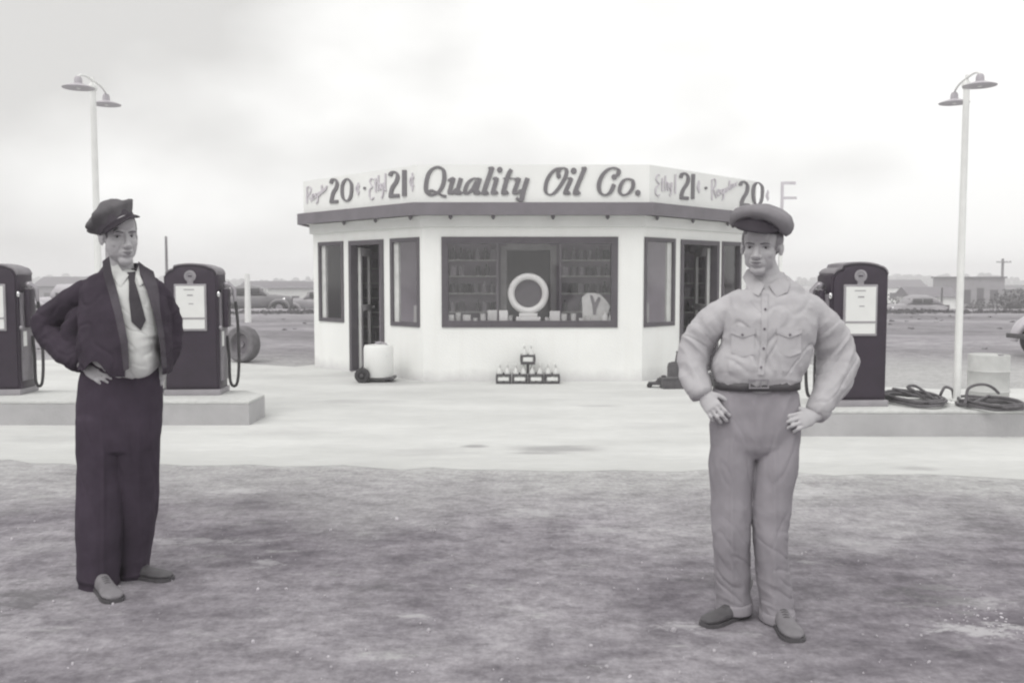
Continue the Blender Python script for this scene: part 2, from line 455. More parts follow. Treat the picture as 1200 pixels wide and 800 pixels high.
        ln_ = N.new('ShaderNodeVectorMath'); ln_.operation = 'LENGTH'; L.new(mpx.outputs[0], ln_.inputs[0])
        ad_ = N.new('ShaderNodeMath'); ad_.operation = 'MULTIPLY_ADD'; ad_.inputs[1].default_value = -5.5; L.new(blot, ad_.inputs[0]); L.new(ln_.outputs['Value'], ad_.inputs[2])
        mr_ = N.new('ShaderNodeMapRange'); mr_.inputs['From Min'].default_value = -2.5; mr_.inputs['From Max'].default_value = -1.9; mr_.inputs['To Min'].default_value = amt; mr_.inputs['To Max'].default_value = 0
        L.new(ad_.outputs[0], mr_.inputs['Value'])
        rgb = N.new('ShaderNodeRGB'); rgb.outputs[0].default_value = pu(col, .012) + (1,)
        c = mul(c, rgb.outputs[0], mr_.outputs[0], 'MIX')
    # weeds and ruts beyond the station, in long bands
    band = ramp(nz(1.0, 7, .6, (3, 1, 0), (.05, .30, 1)), .40, pu(.155), .60, pu(.34))
    mr4 = N.new('ShaderNodeMapRange'); mr4.inputs['From Min'].default_value = 16; mr4.inputs['From Max'].default_value = 24
    L.new(sx.outputs['Y'], mr4.inputs['Value'])
    m5 = N.new('ShaderNodeMath'); m5.operation = 'MULTIPLY'; m5.inputs[1].default_value = .7; L.new(mr4.outputs[0], m5.inputs[0])
    c = mul(c, mul(band, mid), m5.outputs[0], 'MIX')
    L.new(c, b.inputs['Base Color'])
    bp = N.new('ShaderNodeBump'); bp.inputs['Strength'].default_value = .5; bp.inputs['Distance'].default_value = .025
    n9 = nz(5, 9, .66)
    L.new(n9, bp.inputs['Height']); L.new(bp.outputs['Normal'], b.inputs['Normal'])
    return m
M_dirt = ground_mat()
def grid_sheet(xs, ys, zf):
    m = MB()
    nx, ny = len(xs), len(ys)
    vs = [(x, y, zf(x, y)) for y in ys for x in xs]
    fs = [(j * nx + i, j * nx + i + 1, (j + 1) * nx + i + 1, (j + 1) * nx + i) for j in range(ny - 1) for i in range(nx - 1)]
    return m.add(vs, fs)
ys = [-8, 0, 2] + [16 + i * .5 for i in range(20)] + [26 + i * 1.5 for i in range(14)] + [46, 48, 52, 60, 70, 75, 90, 150, 300, 700]
xs = [-500, -250, -120, -70, -45, -32] + [-24 + i * .8 for i in range(61)] + [30, 45, 70, 120, 250, 500]
g = grid_sheet(xs, ys, gz).build('ground', M_dirt, smooth=True)
tag(g, kind='structure')

# concrete drive: front edge wavers, far side follows the building and the lot
def wav(i, a=.05): return a * noise.noise(Vector((i * .7, 2.3, 0)))
front = []
for i in range(61):
    u = -500 + i * 36
    v = 541 + (u) * .0155
    p = G(u, v); front.append((p.x, p.y + wav(i * 1.3, .16) + wav(i * 5.1, .05)))
back = [G(1500, 452), G(1250, 455), G(1100, 456), G(1010, 452), G(1000, 440), G(960, 431), G(930, 420), G(380, 419), G(368, 427.5), G(345, 430), G(318, 428), G(296, 427), G(270, 424), G(200, 420), G(100, 416), G(0, 414), G(-300, 412)]
ap = front + [(p.x, p.y) for p in back]
M_apron = mat('concrete_drive', gn(.585), .85, .11, .9, .25, 30, spec=.15, stretch=(.6, 1.6, 1), speck=.07)
nt = M_apron.node_tree; N = nt.nodes; L = nt.links
pb = N['Principled BSDF']; src = pb.inputs['Base Color'].links[0].from_socket
tc = N.new('ShaderNodeTexCoord'); sx = N.new('ShaderNodeSeparateXYZ'); L.new(tc.outputs['Object'], sx.inputs[0])
mp = N.new('ShaderNodeMapping'); mp.inputs['Scale'].default_value = (.7, 1.8, 1); L.new(tc.outputs['Object'], mp.inputs['Vector'])
n1 = N.new('ShaderNodeTexNoise'); n1.inputs['Scale'].default_value = 2.2; n1.inputs['Detail'].default_value = 9; n1.inputs['Roughness'].default_value = .72; L.new(mp.outputs[0], n1.inputs['Vector'])
a1 = N.new('ShaderNodeMath'); a1.operation = 'MULTIPLY_ADD'; a1.inputs[1].default_value = .11; L.new(sx.outputs['X'], a1.inputs[0]); L.new(sx.outputs['Y'], a1.inputs[2])
a2 = N.new('ShaderNodeMath'); a2.operation = 'MULTIPLY_ADD'; a2.inputs[1].default_value = 1.9; L.new(n1.outputs['Fac'], a2.inputs[0]); L.new(a1.outputs[0], a2.inputs[2])
m1 = N.new('ShaderNodeMapRange'); m1.inputs['From Min'].default_value = 8.1; m1.inputs['From Max'].default_value = 8.9; m1.inputs['To Min'].default_value = .8; m1.inputs['To Max'].default_value = 0; L.new(a2.outputs[0], m1.inputs['Value'])
x1 = N.new('ShaderNodeMix'); x1.data_type = 'RGBA'; L.new(m1.outputs[0], x1.inputs['Factor']); L.new(src, x1.inputs['A']); x1.inputs['B'].default_value = gn(.47) + (1,)
last = x1.outputs['Result']
n2 = N.new('ShaderNodeTexNoise'); n2.inputs['Scale'].default_value = 1.6; n2.inputs['Detail'].default_value = 9; n2.inputs['Roughness'].default_value = .7
mp2 = N.new('ShaderNodeMapping'); mp2.inputs['Scale'].default_value = (.8, 2.6, 1); L.new(tc.outputs['Object'], mp2.inputs['Vector']); L.new(mp2.outputs[0], n2.inputs['Vector'])
def stain(u, v, ru, rv, amt):   # an old oil drip mark with a ragged edge
    global last
    c0 = G(u, v); rx = abs(G(u + ru, v).x - c0.x); ry = abs(G(u, v - rv).y - c0.y)
    mpx = N.new('ShaderNodeMapping'); mpx.vector_type = 'POINT'; mpx.inputs['Location'].default_value = (-c0.x / rx, -c0.y / ry, 0); mpx.inputs['Scale'].default_value = (1 / rx, 1 / ry, 0)
    L.new(tc.outputs['Object'], mpx.inputs['Vector'])
    ln_ = N.new('ShaderNodeVectorMath'); ln_.operation = 'LENGTH'; L.new(mpx.outputs[0], ln_.inputs[0])
    ad_ = N.new('ShaderNodeMath'); ad_.operation = 'MULTIPLY_ADD'; ad_.inputs[1].default_value = -2.6; L.new(n2.outputs['Fac'], ad_.inputs[0]); L.new(ln_.outputs['Value'], ad_.inputs[2])
    mr_ = N.new('ShaderNodeMapRange'); mr_.inputs['From Min'].default_value = -.9; mr_.inputs['From Max'].default_value = -.2; mr_.inputs['To Min'].default_value = amt; mr_.inputs['To Max'].default_value = 0
    L.new(ad_.outputs[0], mr_.inputs['Value'])
    xx = N.new('ShaderNodeMix'); xx.data_type = 'RGBA'; L.new(mr_.outputs[0], xx.inputs['Factor']); L.new(last, xx.inputs['A']); xx.inputs['B'].default_value = pu(.19) + (1,); last = xx.outputs['Result']
for a_ in [(655, 526, 62, 4, .5), (640, 531, 40, 2, .5), (556, 523, 16, 2, .6), (500, 530, 60, 5, .18), (1075, 549, 30, 3, .35), (420, 471, 60, 3, .22), (700, 476, 30, 2, .3), (250, 440, 30, 3, .3), (460, 449, 60, 3, .3), (350, 505, 60, 5, .15), (760, 500, 50, 5, .15), (60, 515, 60, 5, .15)]: stain(*a_)
L.new(last, pb.inputs['Base Color'])
m = MB()
tri = tessellate_polygon([[Vector((x, y, 0)) for x, y in ap]])
m.add([(x, y, .004) for x, y in ap], [tuple(t) for t in tri])
n_ap = len(ap)
m.add([(x, y, .004) for x, y in ap] + [(x, y - .0, -.03) for x, y in ap], [(i, (i + 1) % n_ap, n_ap + (i + 1) % n_ap, n_ap + i) for i in range(n_ap)])
bm = bmesh.new(); me = m.mesh('concrete_drive'); bm.from_mesh(me); bmesh.ops.recalc_face_normals(bm, faces=bm.faces)
if sum(f.normal.z for f in bm.faces) < 0: bmesh.ops.reverse_faces(bm, faces=bm.faces)
bm.to_mesh(me); bm.free()
tag(link('pavement', me, M_apron), kind='structure')
# loose pebbles and clods on the dirt
m = MB()
for i in range(380):
    u = rnd.uniform(-150, 1350); v = 556 + (rnd.random() ** .8) * 250
    p = G(u, v)
    s = .003 + .008 * rnd.random() ** 3
    if rnd.random() < .008: s = .016
    rot = Euler((rnd.random() * 6, rnd.random() * 6, rnd.random() * 6)).to_matrix()
    m.ell((p.x, p.y, s * .35), (s, s * rnd.uniform(.6, 1), s * .6), 6, 4, rot)
for k in range(50):   # a broken ridge of pale caliche at the right
    t = rnd.random()
    p = G(1120 + t * 80 + rnd.gauss(0, 18), 716 + t * 24 + rnd.gauss(0, 7))
    s = rnd.uniform(.003, .009)
    m.ell((p.x, p.y, s * .3), (s, s * .8, s * .5), 6, 4)
M_peb = mat('pebbles', pu(.42), .9, .45, 3)
tag(m.build('gravel', M_peb, smooth=True), 'loose pebbles and clods scattered over the dirt lot', 'gravel', kind='stuff')
# ------------------------------------------------------------------ station building
def inter2(u, p0, p1, v=330):
    d = (p1 - p0); d.z = 0; L_ = d.length; d.normalize()
    n = Vector((d.y, -d.x, 0))
    q = PL(u, v, p0, n)
    return (q - p0).dot(d), q.z
wC = G(496, 447); wD = G(752, 447); wB = G(369, 430)
mid = (wC + wD) / 2
ax_f = (wD - wC).normalized()
relB = wB - mid
nf = Vector((ax_f.y, -ax_f.x, 0))
wE = mid - ax_f * relB.dot(ax_f) + nf * relB.dot(nf)
YB = 20.5
wA = Vector((wB.x, YB, 0)); wG = Vector((wE.x, YB, 0))
HW = 2.40
TW = 0.11
bld = empty('filling_station', (mid.x, mid.y + 3, 0))
tag(bld, 'small white stucco filling station with canted corners and painted price sign along its roofline', 'building')
def wall_mesh(m, p0, p1, z0, z1, t, ops):
    d = (p1 - p0); L_ = d.length; d = d.normalized(); n = Vector((d.y, -d.x, 0)); Z = Vector((0, 0, 1))
    ss = sorted(set([0, L_] + [o[0] for o in ops] + [o[1] for o in ops]))
    zs = sorted(set([z0, z1] + [o[2] for o in ops] + [o[3] for o in ops]))
    def P(s, z, k): return p0 + d * s + Z * z - n * k
    for i in range(len(ss) - 1):
        for j in range(len(zs) - 1):
            a, b, c, e = ss[i], ss[i + 1], zs[j], zs[j + 1]
            ms, mz = (a + b) / 2, (c + e) / 2
            if any(o[0] < ms < o[1] and o[2] < mz < o[3] for o in ops): continue
            m.add([P(a, c, 0), P(b, c, 0), P(b, e, 0), P(a, e, 0)], [(0, 1, 2, 3)])
            m.add([P(a, c, t), P(b, c, t), P(b, e, t), P(a, e, t)], [(3, 2, 1, 0)])
    for (a, b, c, e) in ops:
        m.add([P(a, c, 0), P(b, c, 0), P(b, c, t), P(a, c, t)], [(3, 2, 1, 0)])
        m.add([P(a, e, 0), P(b, e, 0), P(b, e, t), P(a, e, t)], [(0, 1, 2, 3)])
        m.add([P(a, c, 0), P(a, e, 0), P(a, e, t), P(a, c, t)], [(0, 1, 2, 3)])
        m.add([P(b, c, 0), P(b, e, 0), P(b, e, t), P(b, c, t)], [(3, 2, 1, 0)])
    m.add([P(0, z1, 0), P(L_, z1, 0), P(L_, z1, t), P(0, z1, t)], [(0, 1, 2, 3)])
    return d, n
def opening(p0, p1, ul, ur, vt, vb):
    s0, _ = inter2(ul, p0, p1); s1, _ = inter2(ur, p0, p1)
    _, zt = inter2((ul + ur) / 2, p0, p1, vt); _, zb = inter2((ul + ur) / 2, p0, p1, vb)
    return [s0, s1, zb, zt]
fr_ops = [opening(wC, wD, 517.5, 724, 277.5, 383.5)]
lf_w1 = opening(wB, wC, 374, 403, 283, 377)
lf_d = opening(wB, wC, 410, 450, 281.5, 433); lf_d[2] = 0.02
lf_w2 = opening(wB, wC, 458, 492, 279, 382)
zt = (lf_w1[3] + lf_w2[3]) / 2; zb = (lf_w1[2] + lf_w2[2]) / 2
for o in (lf_w1, lf_w2): o[2] = zb; o[3] = zt
lf_d[3] = zt - .005
LF = (wC - wB).length
rg_w1 = opening(wD, wE, 754.5, 790.5, 281, 385); rg_d = opening(wD, wE, 797, 841.5, 284, 440)
rg_w2 = [LF - lf_w1[1], LF - lf_w1[0], zb, zt]
rg_w1[2] = zb; rg_w1[3] = zt; rg_d[2] = .02; rg_d[3] = zt - .005
rg_w2[0] = max(rg_w2[0], rg_d[1] + .1); rg_w2[1] = max(rg_w2[1], rg_w2[0] + .4)
wm = MB()
dF, nF = wall_mesh(wm, wC, wD, 0, HW, TW, fr_ops)
dL, nL = wall_mesh(wm, wB, wC, 0, HW, TW, [lf_w1, lf_d, lf_w2])
dR, nR = wall_mesh(wm, wD, wE, 0, HW, TW, [rg_w1, rg_d, rg_w2])
wall_mesh(wm, wA, wB, 0, HW, TW, [(1.2, 2.4, .95, 1.95)])
wall_mesh(wm, wE, wG, 0, HW, TW, [(1.2, 2.4, .95, 1.95)])
wall_mesh(wm, wG, wA, 0, HW, TW, [(.5, 1.5, .9, 2.0)])
wm.build('wall', M_stucco, bld, True)
def window(p0, d, n, o, fw=.075, sash=True, side_sash=0, name='window', fwt=None):
    s0, s1, z0, z1 = o
    Z = Vector((0, 0, 1)); fwt = fwt or fw
    m = MB()
    def bar(a, b, c, e, k0=-.018, k1=.07):
        ctr = p0 + d * ((a + b) / 2) + Z * ((c + e) / 2) - n * ((k0 + k1) / 2)
        rot = Matrix((d, n, Z)).transposed()
        m.box(ctr, (abs(b - a), abs(k1 - k0), abs(e - c)), rot=rot)
    bar(s0, s1, z1 - fwt, z1); bar(s0, s1, z0, z0 + fw)
    bar(s0, s0 + fw, z0 + fw, z1 - fwt); bar(s1 - fw, s1, z0 + fw, z1 - fwt)
    fo = m.build(name, M_frame, bld, True)
    g = MB()
    a, b, c, e = s0 + fw, s1 - fw, z0 + fw, z1 - fwt
    if side_sash:
        m2 = MB(); m = m2
        if side_sash < 0: bar(a, a + .11, c, e, .02, .06)
        else: bar(b - .11, b, c, e, .02, .06)
        so_ = m2.build('sash', M_whited, fo)
    def P(s, z): return p0 + d * s + Z * z - n * .035
    g.add([P(a, c), P(b, c), P(b, e), P(a, e)], [(0, 1, 2, 3)])
    g.build('pane', M_glass, fo)
    return fo
window(wC, dF, nF, fr_ops[0], .095)
window(wB, dL, nL, lf_w1, .06, side_sash=-1)
window(wB, dL, nL, lf_w2, .06, side_sash=-1)
window(wD, dR, nR, rg_w1, .06, side_sash=1)
window(wD, dR, nR, rg_w2, .06)
def doorway(p0, d, n, o, hinge):
    s0, s1, z0, z1 = o; Z = Vector((0, 0, 1)); rot = Matrix((d, n, Z)).transposed()
    m = MB(); fw = .07
    for (a, b, c, e) in ((s0, s1, z1 - fw, z1), (s0, s0 + fw, z0, z1 - fw), (s1 - fw, s1, z0, z1 - fw)):
        m.box(p0 + d * ((a + b) / 2) + Z * ((c + e) / 2) - n * .04, (b - a, .13, e - c), rot=rot)
    m.box(p0 + d * ((s0 + s1) / 2) + Z * (z0) - n * .08, (s1 - s0 - 2 * fw, .15, .03), rot=rot)
    fo = m.build('door_frame', M_frame, bld, True)
    # leaf swung inwards, seen nearly edge-on
    hs = s0 + fw + .01 if hinge < 0 else s1 - fw - .01
    H = p0 + d * hs - n * .13
    wd = (s1 - s0) - 2 * fw - .02
    rd = Vector((H.x, H.y, 0)).normalized()   # leaf stands almost in line with someone at the road
    ld = (Matrix.Rotation(R(13 * hinge), 3, 'Z') @ rd).normalized()
    ln = ld.cross(Z)
    rl = Matrix((ld, ln, Z)).transposed()
    lf = MB(); zc = (z0 + z1 - fw) / 2; hh = z1 - fw - z0 - .03
    def bx(a, b, c, e, t=.045): lf.box(H + ld * ((a + b) / 2) + Z * ((c + e) / 2), (b - a, t, e - c), rot=rl)
    st = .12
    bx(0, st, z0 + .02, z0 + hh); bx(wd - st, wd, z0 + .02, z0 + hh)
    bx(st, wd - st, z0 + hh - .13, z0 + hh); bx(st, wd - st, z0 + .02, z0 + .30); bx(st, wd - st, z0 + .95, z0 + 1.05)
    lo = lf.build('door', M_whited, bld, True, bevel=.004)
    g = MB()
    for (c, e) in ((z0 + .30, z0 + .95), (z0 + 1.05, z0 + hh - .13)):
        g.add([H + ld * st + Z * c, H + ld * (wd - st) + Z * c, H + ld * (wd - st) + Z * e, H + ld * st + Z * e], [(0, 1, 2, 3)])
    g.build('pane', M_glass, lo)
    k = MB()
    for sgn in (-1, 1):
        k.lathe([(.0, 0), (.012, .0), (.012, .03), (.028, .04), (.028, .06), (0, .07)], H + ld * (wd - .06) + Z * (z0 + 1.0) + ln * (.02 * sgn), 12, axis=ln * sgn)
    k.tube([H + ld * (wd - .06) + Z * (z0 + 1.0) - ln * .03, H + ld * (wd - .06) + Z * (z0 + 1.0) + ln * .03], .008, 8); k.build('handle', M_chrome, lo, smooth=True)
doorway(wB, dL, nL, lf_d, -1)
doorway(wD, dR, nR, rg_d, 1)
def rear_window(p0, p1, o):
    d = (p1 - p0).normalized(); n = Vector((d.y, -d.x, 0)); window(p0, d, n, o, .06)
rear_window(wA, wB, (1.2, 2.4, .95, 1.95)); rear_window(wE, wG, (1.2, 2.4, .95, 1.95)); rear_window(wG, wA, (.5, 1.5, .9, 2.0))
# offset outlines for fascia, soffit and sign parapet
chain = [wA, wB, wC, wD, wE, wG]
def off(k):
    n = len(chain); out = []
    for i in range(n):
        a, b, c = chain[i - 1], chain[i], chain[(i + 1) % n]
        d1 = (b - a).normalized(); d2 = (c - b).normalized()
        n1 = Vector((d1.y, -d1.x, 0)); n2 = Vector((d2.y, -d2.x, 0))
        bi = (n1 + n2).normalized(); out.append(b + bi * (k / bi.dot(n1)))
    return out
def ring(m, o1, o0, z0, z1):
    n = len(o1)
    for i in range(n):
        j = (i + 1) % n
        a, b, c, d = o1[i], o1[j], o0[j], o0[i]
        vs = [(p.x, p.y, z) for z in (z0, z1) for p in (a, b, c, d)]
        m.add(vs, [(0, 1, 5, 4), (4, 5, 6, 7), (3, 2, 1, 0), (2, 3, 7, 6)])
ov = .24
oF = off(ov); oI = off(ov - .05)
def zfront(v, k, u=624):
    q = PL(u, v, wC + nF * k, nF); return q.z
zf0 = zfront(252, ov); zf1 = zfront(237, ov); zp1 = zfront(193, .14)
m = MB(); ring(m, oF, oI, zf0, zf1); m.build('fascia', M_trim, bld, True)
m = MB(); o2 = off(ov - .052); m.prism([(p.x, p.y) for p in o2], zf0 + .03, zf0 + .07)
m.build('soffit', M_soffit, bld, True)
m = MB(); ring(m, off(.055), off(.002), HW - .16, HW - .005); m.build('frieze', M_soffit, bld, True)
m = MB(); ring(m, off(.14), off(.09), zf1 - .03, zp1); m.build('parapet', M_sign, bld, True)
m = MB(); o2 = off(.088); m.prism([(p.x, p.y) for p in o2], zf1 - .02, zf1 + .03); m.build('roof', M_trim, bld, True)
m = MB(); o2 = off(-TW - .002); m.prism([(p.x, p.y) for p in o2], .004, .03); m.build('floor', M_inwall, bld, True)
m = MB(); o2 = off(-TW - .002); m.prism([(p.x, p.y) for p in o2], HW - .10, HW - .06); m.build('ceiling', M_inwall, bld, True)
# lamp sockets below the eave
def socket(c):
    m = MB(); m.lathe([(.0, .03), (.022, .03), (.030, .012), (.026, -.014), (.0, -.016)], c, 12)
    o = m.build('lamp_socket', M_trim, bld, True, smooth=True)
    b = MB(); b.ell(Vector(c) + Vector((0, 0, -.02)), (.016, .016, .014), 10, 8); b.build('bulb', M_frame, o, smooth=True)
zs_ = zf0 + .02
for (u, pp, nn) in [(403, wB, nL), (440, wB, nL), (481, wB, nL), (578, wC, nF), (648, wC, nF), (712, wC, nF), (770, wD, nR), (812, wD, nR), (853, wD, nR), (528, wC, nF)]:
    q = PL(u, 263.5, pp + nn * .10, nn); socket((q.x, q.y, HW - .03))
# ------------------------------------------------------------------ lettering
def strokes(name, plane_p, plane_n, offx, offy, sc_, items, mt, thick=.016):
    d = Vector((-plane_n.y, plane_n.x, 0)); Z = Vector((0, 0, 1))
    if d.x < 0: d = -d
    m = MB(); lift = .002
    def to(x, y):
        q = PL(offx + x * sc_, offy + y * sc_, plane_p, plane_n)
        return (q - plane_p).dot(d), q.z
    for it in items:
        if it[0] == 'dot':
            _, x, y, r = it
            poly = [to(x + r * math.cos(a * .5236), y + r * 1.05 * math.sin(a * .5236)) for a in range(12)]
            m.extr(poly, plane_p + plane_n * lift - Z * plane_p.z, d, Z, plane_n, thick)
            lift += .0007; continue
        pts, nib, tmin = it[1], it[2], it[3]
        closed = len(it) > 4 and it[4]
        P = [Vector((x, y, 0)) for x, y in pts]
        n = len(P)
        if n > 2:   # smooth
            Q = []
            rng = range(n) if closed else range(n - 1)
            for i in rng:
                if closed: p0, p1, p2, p3 = P[i - 1], P[i], P[(i + 1) % n], P[(i + 2) % n]
                else: p0, p1, p2, p3 = P[max(i - 1, 0)], P[i], P[i + 1], P[min(i + 2, n - 1)]
                for k in range(4):
                    t = k / 4
                    Q.append(0.5 * ((2 * p1) + (p2 - p0) * t + (2 * p0 - 5 * p1 + 4 * p2 - p3) * t * t + (3 * p1 - p0 - 3 * p2 + p3) * t ** 3))
            if not closed: Q.append(P[-1])
            P = Q
        n = len(P); L_ = []; Rr = []
        for i in range(n):
            if closed: t = P[(i + 1) % n] - P[i - 1]
            else: t = P[min(i + 1, n - 1)] - P[max(i - 1, 0)]
            t.normalize(); nn = Vector((-t.y, t.x, 0))
            hw = max(tmin, abs(nn.x * nib[0] + nn.y * nib[1])) / 2
            L_.append(to(*(P[i] + nn * hw).xy)); Rr.append(to(*(P[i] - nn * hw).xy))
        O = plane_p + plane_n * lift - Z * plane_p.z
        rng = n if closed else n - 1
        vs = []
        for k in (0, thick):
            for i in range(n):
                vs.append(O + d * L_[i][0] + Z * L_[i][1] + plane_n * k)
                vs.append(O + d * Rr[i][0] + Z * Rr[i][1] + plane_n * k)
        fs = []
        o2_ = 2 * n
        for i in range(rng):
            a = 2 * i; b = 2 * ((i + 1) % n)
            fs += [(a + o2_, b + o2_, b + 1 + o2_, a + 1 + o2_), (a, a + 1, b + 1, b), (a, b, b + o2_, a + o2_), (a + 1, a + 1 + o2_, b + 1 + o2_, b + 1)]
        if not closed: fs += [(0, o2_, o2_ + 1, 1), (2 * n - 2, 2 * n - 1, 2 * n - 1 + o2_, 2 * n - 2 + o2_)]
        m.add(vs, fs)
        lift += .0007
    me = m.mesh(name); bm = bmesh.new(); bm.from_mesh(me)
    bmesh.ops.recalc_face_normals(bm, faces=bm.faces); bm.to_mesh(me); bm.free()
    o = link(name, me, mt, bld, True)
    rm = o.modifiers.new('one_skin', 'REMESH'); rm.mode = 'VOXEL'; rm.voxel_size = .0055
    return o
S = 's'
Nb = (46, 4)
pF = wC + nF * .14; pLf = wB + nL * .14; pRt = wD + nR * .14
qual = [(S, [(195, 68), (252, 95), (264, 170), (245, 258), (200, 325), (130, 348), (85, 318), (80, 250), (100, 150), (140, 92)], (44, 6), 26, True),
        (S, [(100, 322), (140, 305), (200, 330), (240, 352), (285, 362)], (10, 30), 20),
        (S, [(300, 205), (345, 180), (352, 190), (316, 320), (340, 335), (385, 290)], Nb, 12), (S, [(432, 178), (392, 322), (412, 338), (440, 315)], Nb, 12),
        (S, [(622, 190), (560, 182), (500, 230), (470, 310), (490, 338), (545, 290), (590, 210)], (42, 4), 14), (S, [(622, 178), (578, 322), (596, 338), (625, 315)], Nb, 12),
        (S, [(705, 84), (742, 72), (728, 120), (660, 320), (678, 338), (705, 318)], (50, 4), 12),
        (S, [(755, 195), (790, 180), (750, 322), (768, 338), (800, 315)], Nb, 12), ('dot', 820, 96, 29),
        (S, [(938, 92), (905, 150), (856, 320), (874, 338), (905, 315)], (48, 4), 12), (S, [(850, 182), (1000, 182)], (4, 4), 11),
        (S, [(975, 205), (1012, 182), (965, 318), (985, 335), (1035, 300)], Nb, 12), (S, [(1100, 178), (1060, 300), (1035, 402), (1012, 398), (985, 376)], (50, 4), 14)]
strokes('lettering', pF, nF, 490, 188, .116667, qual, M_let)
oil = [(S, [(215, 175), (205, 130), (228, 90), (272, 78), (292, 110), (268, 190), (195, 300), (130, 345), (82, 315), (86, 230), (125, 145), (185, 88), (240, 76)], (40, 8), 17), ('dot', 212, 160, 24),
       (S, [(310, 195), (338, 182), (278, 320), (296, 340), (325, 318)], Nb, 12), ('dot', 362, 106, 31),
       (S, [(440, 84), (474, 74), (456, 120), (376, 320), (396, 340), (425, 316)], (48, 4), 12),
       (S, [(755, 178), (800, 150), (815, 105), (780, 78), (715, 88), (650, 150), (615, 240), (625, 315), (672, 348), (730, 320), (768, 240)], (44, 6), 20), ('dot', 768, 168, 28),
       (S, [(908, 188), (955, 205), (955, 270), (915, 328), (862, 348), (824, 318), (832, 255), (865, 202)], (40, 4), 20, True), ('dot', 1005, 326, 29)]
strokes('lettering', pF, nF, 630, 188, .116667, oil, M_let)
Nn = (30, 22)
num = [(S, [(312, 165), (325, 128), (355, 125), (374, 155), (366, 205), (335, 260), (318, 330)], (32, 16), 20), (S, [(300, 348), (386, 345)], (4, 32), 32),
       (S, [(475, 118), (515, 160), (520, 235), (505, 310), (470, 338), (435, 310), (424, 235), (434, 160)], (30, 6), 18, True),
       ('dot', 650, 211, 14),
       (S, [(905, 90), (920, 58), (955, 50), (982, 82), (972, 140), (930, 205), (912, 270)], (36, 16), 22), (S, [(893, 290), (1002, 285)], (4, 36), 36),
       (S, [(1050, 28), (1050, 292)], (44, 4), 20)]
for part_ in (num[:3], num[3:4], num[4:]): strokes('lettering', pLf, nL, 352, 196, .116667, part_, M_let)
def thin(items, t=10): return [(S, p, (t, 3), t * .7) for p in items]
reg = [[(72, 200), (72, 362)], [(66, 205), (100, 195), (112, 225), (98, 262), (76, 278)], [(84, 276), (118, 345)],
       [(122, 302), (146, 288), (142, 268), (126, 275), (122, 310), (134, 325), (150, 308)], [(182, 262), (164, 266), (160, 300), (178, 292), (184, 258), (178, 345), (160, 362)],
       [(190, 250), (190, 282), (204, 276), (208, 240)], [(208, 240), (212, 268)], [(222, 180), (222, 255), (232, 250)], [(252, 218), (238, 216), (234, 244), (250, 236), (253, 212), (256, 235)], [(262, 200), (264, 228)], [(264, 205), (272, 190), (280, 192)]]
cent1 = [[(602, 188), (580, 180), (566, 215), (578, 252), (602, 244)], [(586, 155), (586, 280)]]
eth = [[(742, 125), (716, 112), (703, 150), (728, 195), (702, 225), (700, 290), (722, 322), (742, 300)], [(762, 110), (760, 235), (770, 245)], [(748, 158), (776, 150)],
       [(790, 80), (786, 240)], [(786, 180), (804, 160), (808, 232)], [(818, 165), (824, 215), (838, 210)], [(842, 155), (836, 270), (820, 312)], [(862, 60), (858, 228), (868, 224)]]
cent2 = [[(1150, 108), (1122, 98), (1104, 145), (1120, 190), (1148, 180)], [(1130, 55), (1130, 240)]]
for part_ in (reg, cent1, eth, cent2): strokes('lettering', pLf, nL, 352, 196, .116667, thin(part_, 13), M_let2)
num = [(S, [(248, 112), (256, 84), (282, 76), (306, 100), (300, 150), (266, 205), (252, 250)], (24, 12), 16), (S, [(240, 264), (310, 270)], (4, 26), 26),
       (S, [(345, 80), (341, 276)], (25, 3), 12), ('dot', 445, 190, 11),
       (S, [(712, 170), (722, 148), (748, 142), (770, 168), (764, 220), (736, 270), (722, 305)], (24, 12), 15), (S, [(710, 318), (785, 325)], (4, 26), 26),
       (S, [(850, 148), (882, 178), (884, 240), (872, 300), (846, 322), (822, 296), (814, 235), (820, 175)], (24, 5), 13, True)]
for part_ in (num[:3], num[3:4], num[4:]): strokes('lettering', pRt, nR, 760, 192, .15, part_, M_let)
eth = [[(84, 92), (66, 86), (56, 125), (80, 158), (56, 182), (52, 230), (70, 252), (84, 238)], [(104, 110), (102, 205), (110, 212)], [(92, 145), (116, 143)], [(128, 92), (126, 212)], [(126, 160), (144, 145), (146, 212)],
       [(156, 150), (160, 196), (172, 190)], [(176, 145), (170, 235), (158, 250)], [(206, 80), (203, 235)]]
reg = [[(492, 125), (492, 285)], [(486, 128), (512, 118), (522, 150), (510, 185), (494, 198)], [(502, 196), (526, 268)], [(532, 232), (550, 218), (546, 200), (534, 208), (532, 240), (542, 252), (554, 240)],
       [(582, 200), (566, 202), (562, 235), (578, 226), (584, 196), (580, 270), (566, 282)], [(594, 190), (594, 220), (608, 214), (612, 182), (614, 210)], [(628, 130), (628, 200), (636, 196)], [(660, 160), (644, 160), (640, 190), (656, 182), (660, 155), (664, 180)], [(674, 150), (676, 178)], [(676, 156), (688, 142)]]
cent = [[(400, 158), (386, 150), (378, 180), (386, 208), (400, 202)], [(389, 130), (389, 228)], [(938, 228), (924, 222), (916, 250), (924, 272), (938, 266)], [(927, 205), (927, 290)]]
for part_ in (eth, reg, cent[:2], cent[2:]): strokes('lettering', pRt, nR, 760, 192, .15, thin(part_, 9), M_let2)

